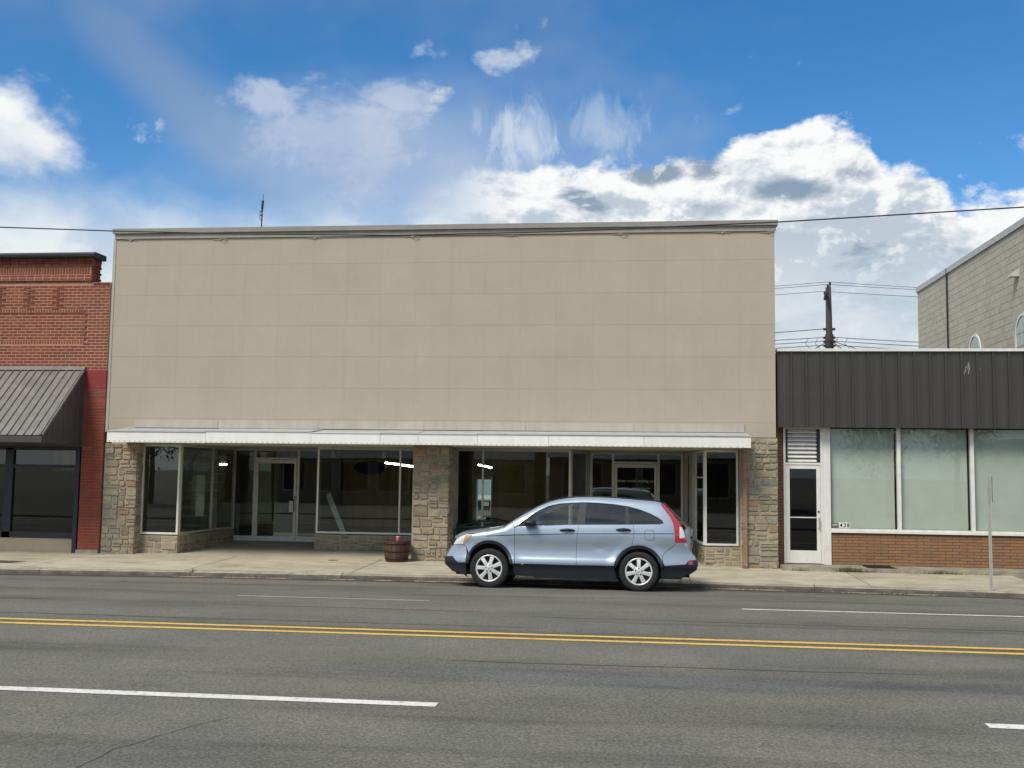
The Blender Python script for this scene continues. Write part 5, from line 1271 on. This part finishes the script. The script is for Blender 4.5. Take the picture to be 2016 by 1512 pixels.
# ------------------------------------------------------------------ behind the shop: truck and tree seen through the rear door
def tree(name, label, base_, h, r_, n, seed, group=None):
    g = random.Random(seed); t = thing(name, label, 'tree', base_, group)
    x, y, z = base_; mb = MB().tube([(x, y, z), (x+.1, y, z+h*.3), (x+.05, y+.1, z+h*.6)], [.2, .15, .08], 8)
    cl = []
    for k in range(9):
        a = g.uniform(0, 6.3); zz = z+h*g.uniform(.4, .85); e = Vector((x+r_*.75*math.cos(a)*g.uniform(.3, 1), y+r_*.75*math.sin(a)*g.uniform(.3, 1), zz)); cl.append(e)
        mb.tube([(x+.07, y, z+h*g.uniform(.28, .5)), tuple(e)], [.06, .02], 5)
    obj('trunk', mb, m_bark, t, True)
    lf = MB()
    for k in range(n):
        c0 = g.choice(cl)+Vector((g.gauss(0, r_*.27), g.gauss(0, r_*.27), g.gauss(0, r_*.22))); s_ = g.uniform(.07, .14)
        u = Vector((g.gauss(0, 1), g.gauss(0, 1), g.gauss(0, 1))).normalized()*s_; v = u.cross(Vector((g.gauss(0, 1), g.gauss(0, 1), g.gauss(0, 1)))).normalized()*s_*.6
        lf.quad(c0-u, c0-v, c0+u, c0+v)
    obj('crown', lf, m_leaf, t, fixn=False)
tree('alley_tree', 'green leafy tree behind the white pickup, seen through the rear door', (-6.6, 48, 0), 6, 2.6, 2600, 5)
tk = thing('pickup_truck', 'white pickup truck in the alley seen through the rear door', 'truck', (-6.35, 42, 0))
m_wt = M('white_truck_paint', (.78, .79, .79), .3, var=.03, coat=.8)
tx, ty0 = -6.35, 41.0
obj('body', MB().prism([(0, .55), (0, 1.02), (.25, 1.10), (1.35, 1.16), (1.4, .5)], lambda a, b, t: (t, ty0+a, b), tx-.95, tx+.95).box(tx-.95, tx+.95, ty0+1.4, ty0+5.2, .5, 1.16).prism([(-.9, 1.17), (-.72, 1.80), (.72, 1.80), (.9, 1.17)], lambda a, b, t: (tx+a, t, b), ty0+2.15, ty0+3.4), m_wt, tk)
obj('windscreen', MB().quad((tx-.86, ty0+1.38, 1.17), (tx+.86, ty0+1.38, 1.17), (tx+.70, ty0+2.12, 1.78), (tx-.70, ty0+2.12, 1.78)), M('truck_glass', (.20, .26, .27), .08, spec=.8), tk)
obj('windscreen_pillar', MB().bar((tx+.88, ty0+1.36, 1.17), (tx+.71, ty0+2.12, 1.79), .06, .06).bar((tx-.88, ty0+1.36, 1.17), (tx-.71, ty0+2.12, 1.79), .06, .06), m_wt, tk)
obj('grille', MB().box(tx-.9, tx+.9, ty0-.03, ty0-.002, .58, .95), m_black, tk)
for x in (-.72, .72): obj('headlight', MB().box(tx+x-.14, tx+x+.14, ty0-.05, ty0-.031, .74, .90), m_lampw, tk)
obj('bumper', MB().box(tx-.95, tx+.95, ty0-.18, ty0-.031, .36, .56), m_galv, tk)
for x in (-.78, .78):
    for y in (ty0+.75, ty0+4.2): obj('wheel', MB().lathe([(.001, -.12), (.2, -.12), (.37, -.1), (.38, .1), (.001, .1)], (0, 0, 0), 24) and (lambda m_: (setattr(m_, 'v', [(tx+x+v[2], y+v[0], .38+v[1]) for v in m_.v]), m_)[1])(MB().lathe([(.001, -.12), (.2, -.12), (.37, -.1), (.38, .1), (.001, .1)], (0, 0, 0), 24)), m_black, tk)

# ------------------------------------------------------------------ across the street, seen in the glass
def far_shop(name, label, x0, x1, h, col, fcol, seed):
    g = random.Random(seed); t = thing(name, label, 'building', ((x0+x1)/2, -15, 0))
    mw = M(name+'_wall', col, .85, var=.1)
    obj('wall', MB().box(x0, x1, -25, -15, -.02, h), mw, t)
    obj('fascia', MB().box(x0-.1, x1+.1, -15.0, -14.2, h*.62, h*.8), M(name+'_fascia', fcol, .7, var=.08), t)
    obj('cap', MB().box(x0-.05, x1+.05, -25.05, -14.95, h, h+.15), m_flash, t)
    x = x0+.8
    while x < x1-2:
        w = g.uniform(1.4, 2.4)
        f_ = obj('window', MB().box(x, x+w, -14.99, -14.93, .7, h*.58), m_alum_d, t)
        obj('pane', MB().box(x+.06, x+w-.06, -14.93, -14.92, .78, h*.58-.08), m_dark, f_)
        x += w+g.uniform(.3, .8)
far_shop('opposite_shop', 'low pale shop across the street, mirrored in the windows', -24, -6, 4.6, (.20, .17, .13), (.70, .70, .66), 1)
far_shop('opposite_garage', 'long brown garage across the street, mirrored in the windows', -5, 9, 4.9, (.22, .15, .10), (.80, .80, .78), 2)
far_shop('opposite_store', 'low grey store across the street, mirrored in the office windows', 22, 40, 4.2, (.40, .40, .38), (.7, .7, .7), 3)
for i, (x, y, h) in enumerate(((13.5, -10, 7.5), (19, -17, 8.5), (-28, -12, 8))):
    tree('street_tree', ('leafy street tree across the road nearest the garage', 'taller leafy tree across the road by the grey store', 'leafy tree across the road beyond the pale shop')[i], (x, y, -.02), h, 2.6, 2600, 20+i, 'trees across the street')
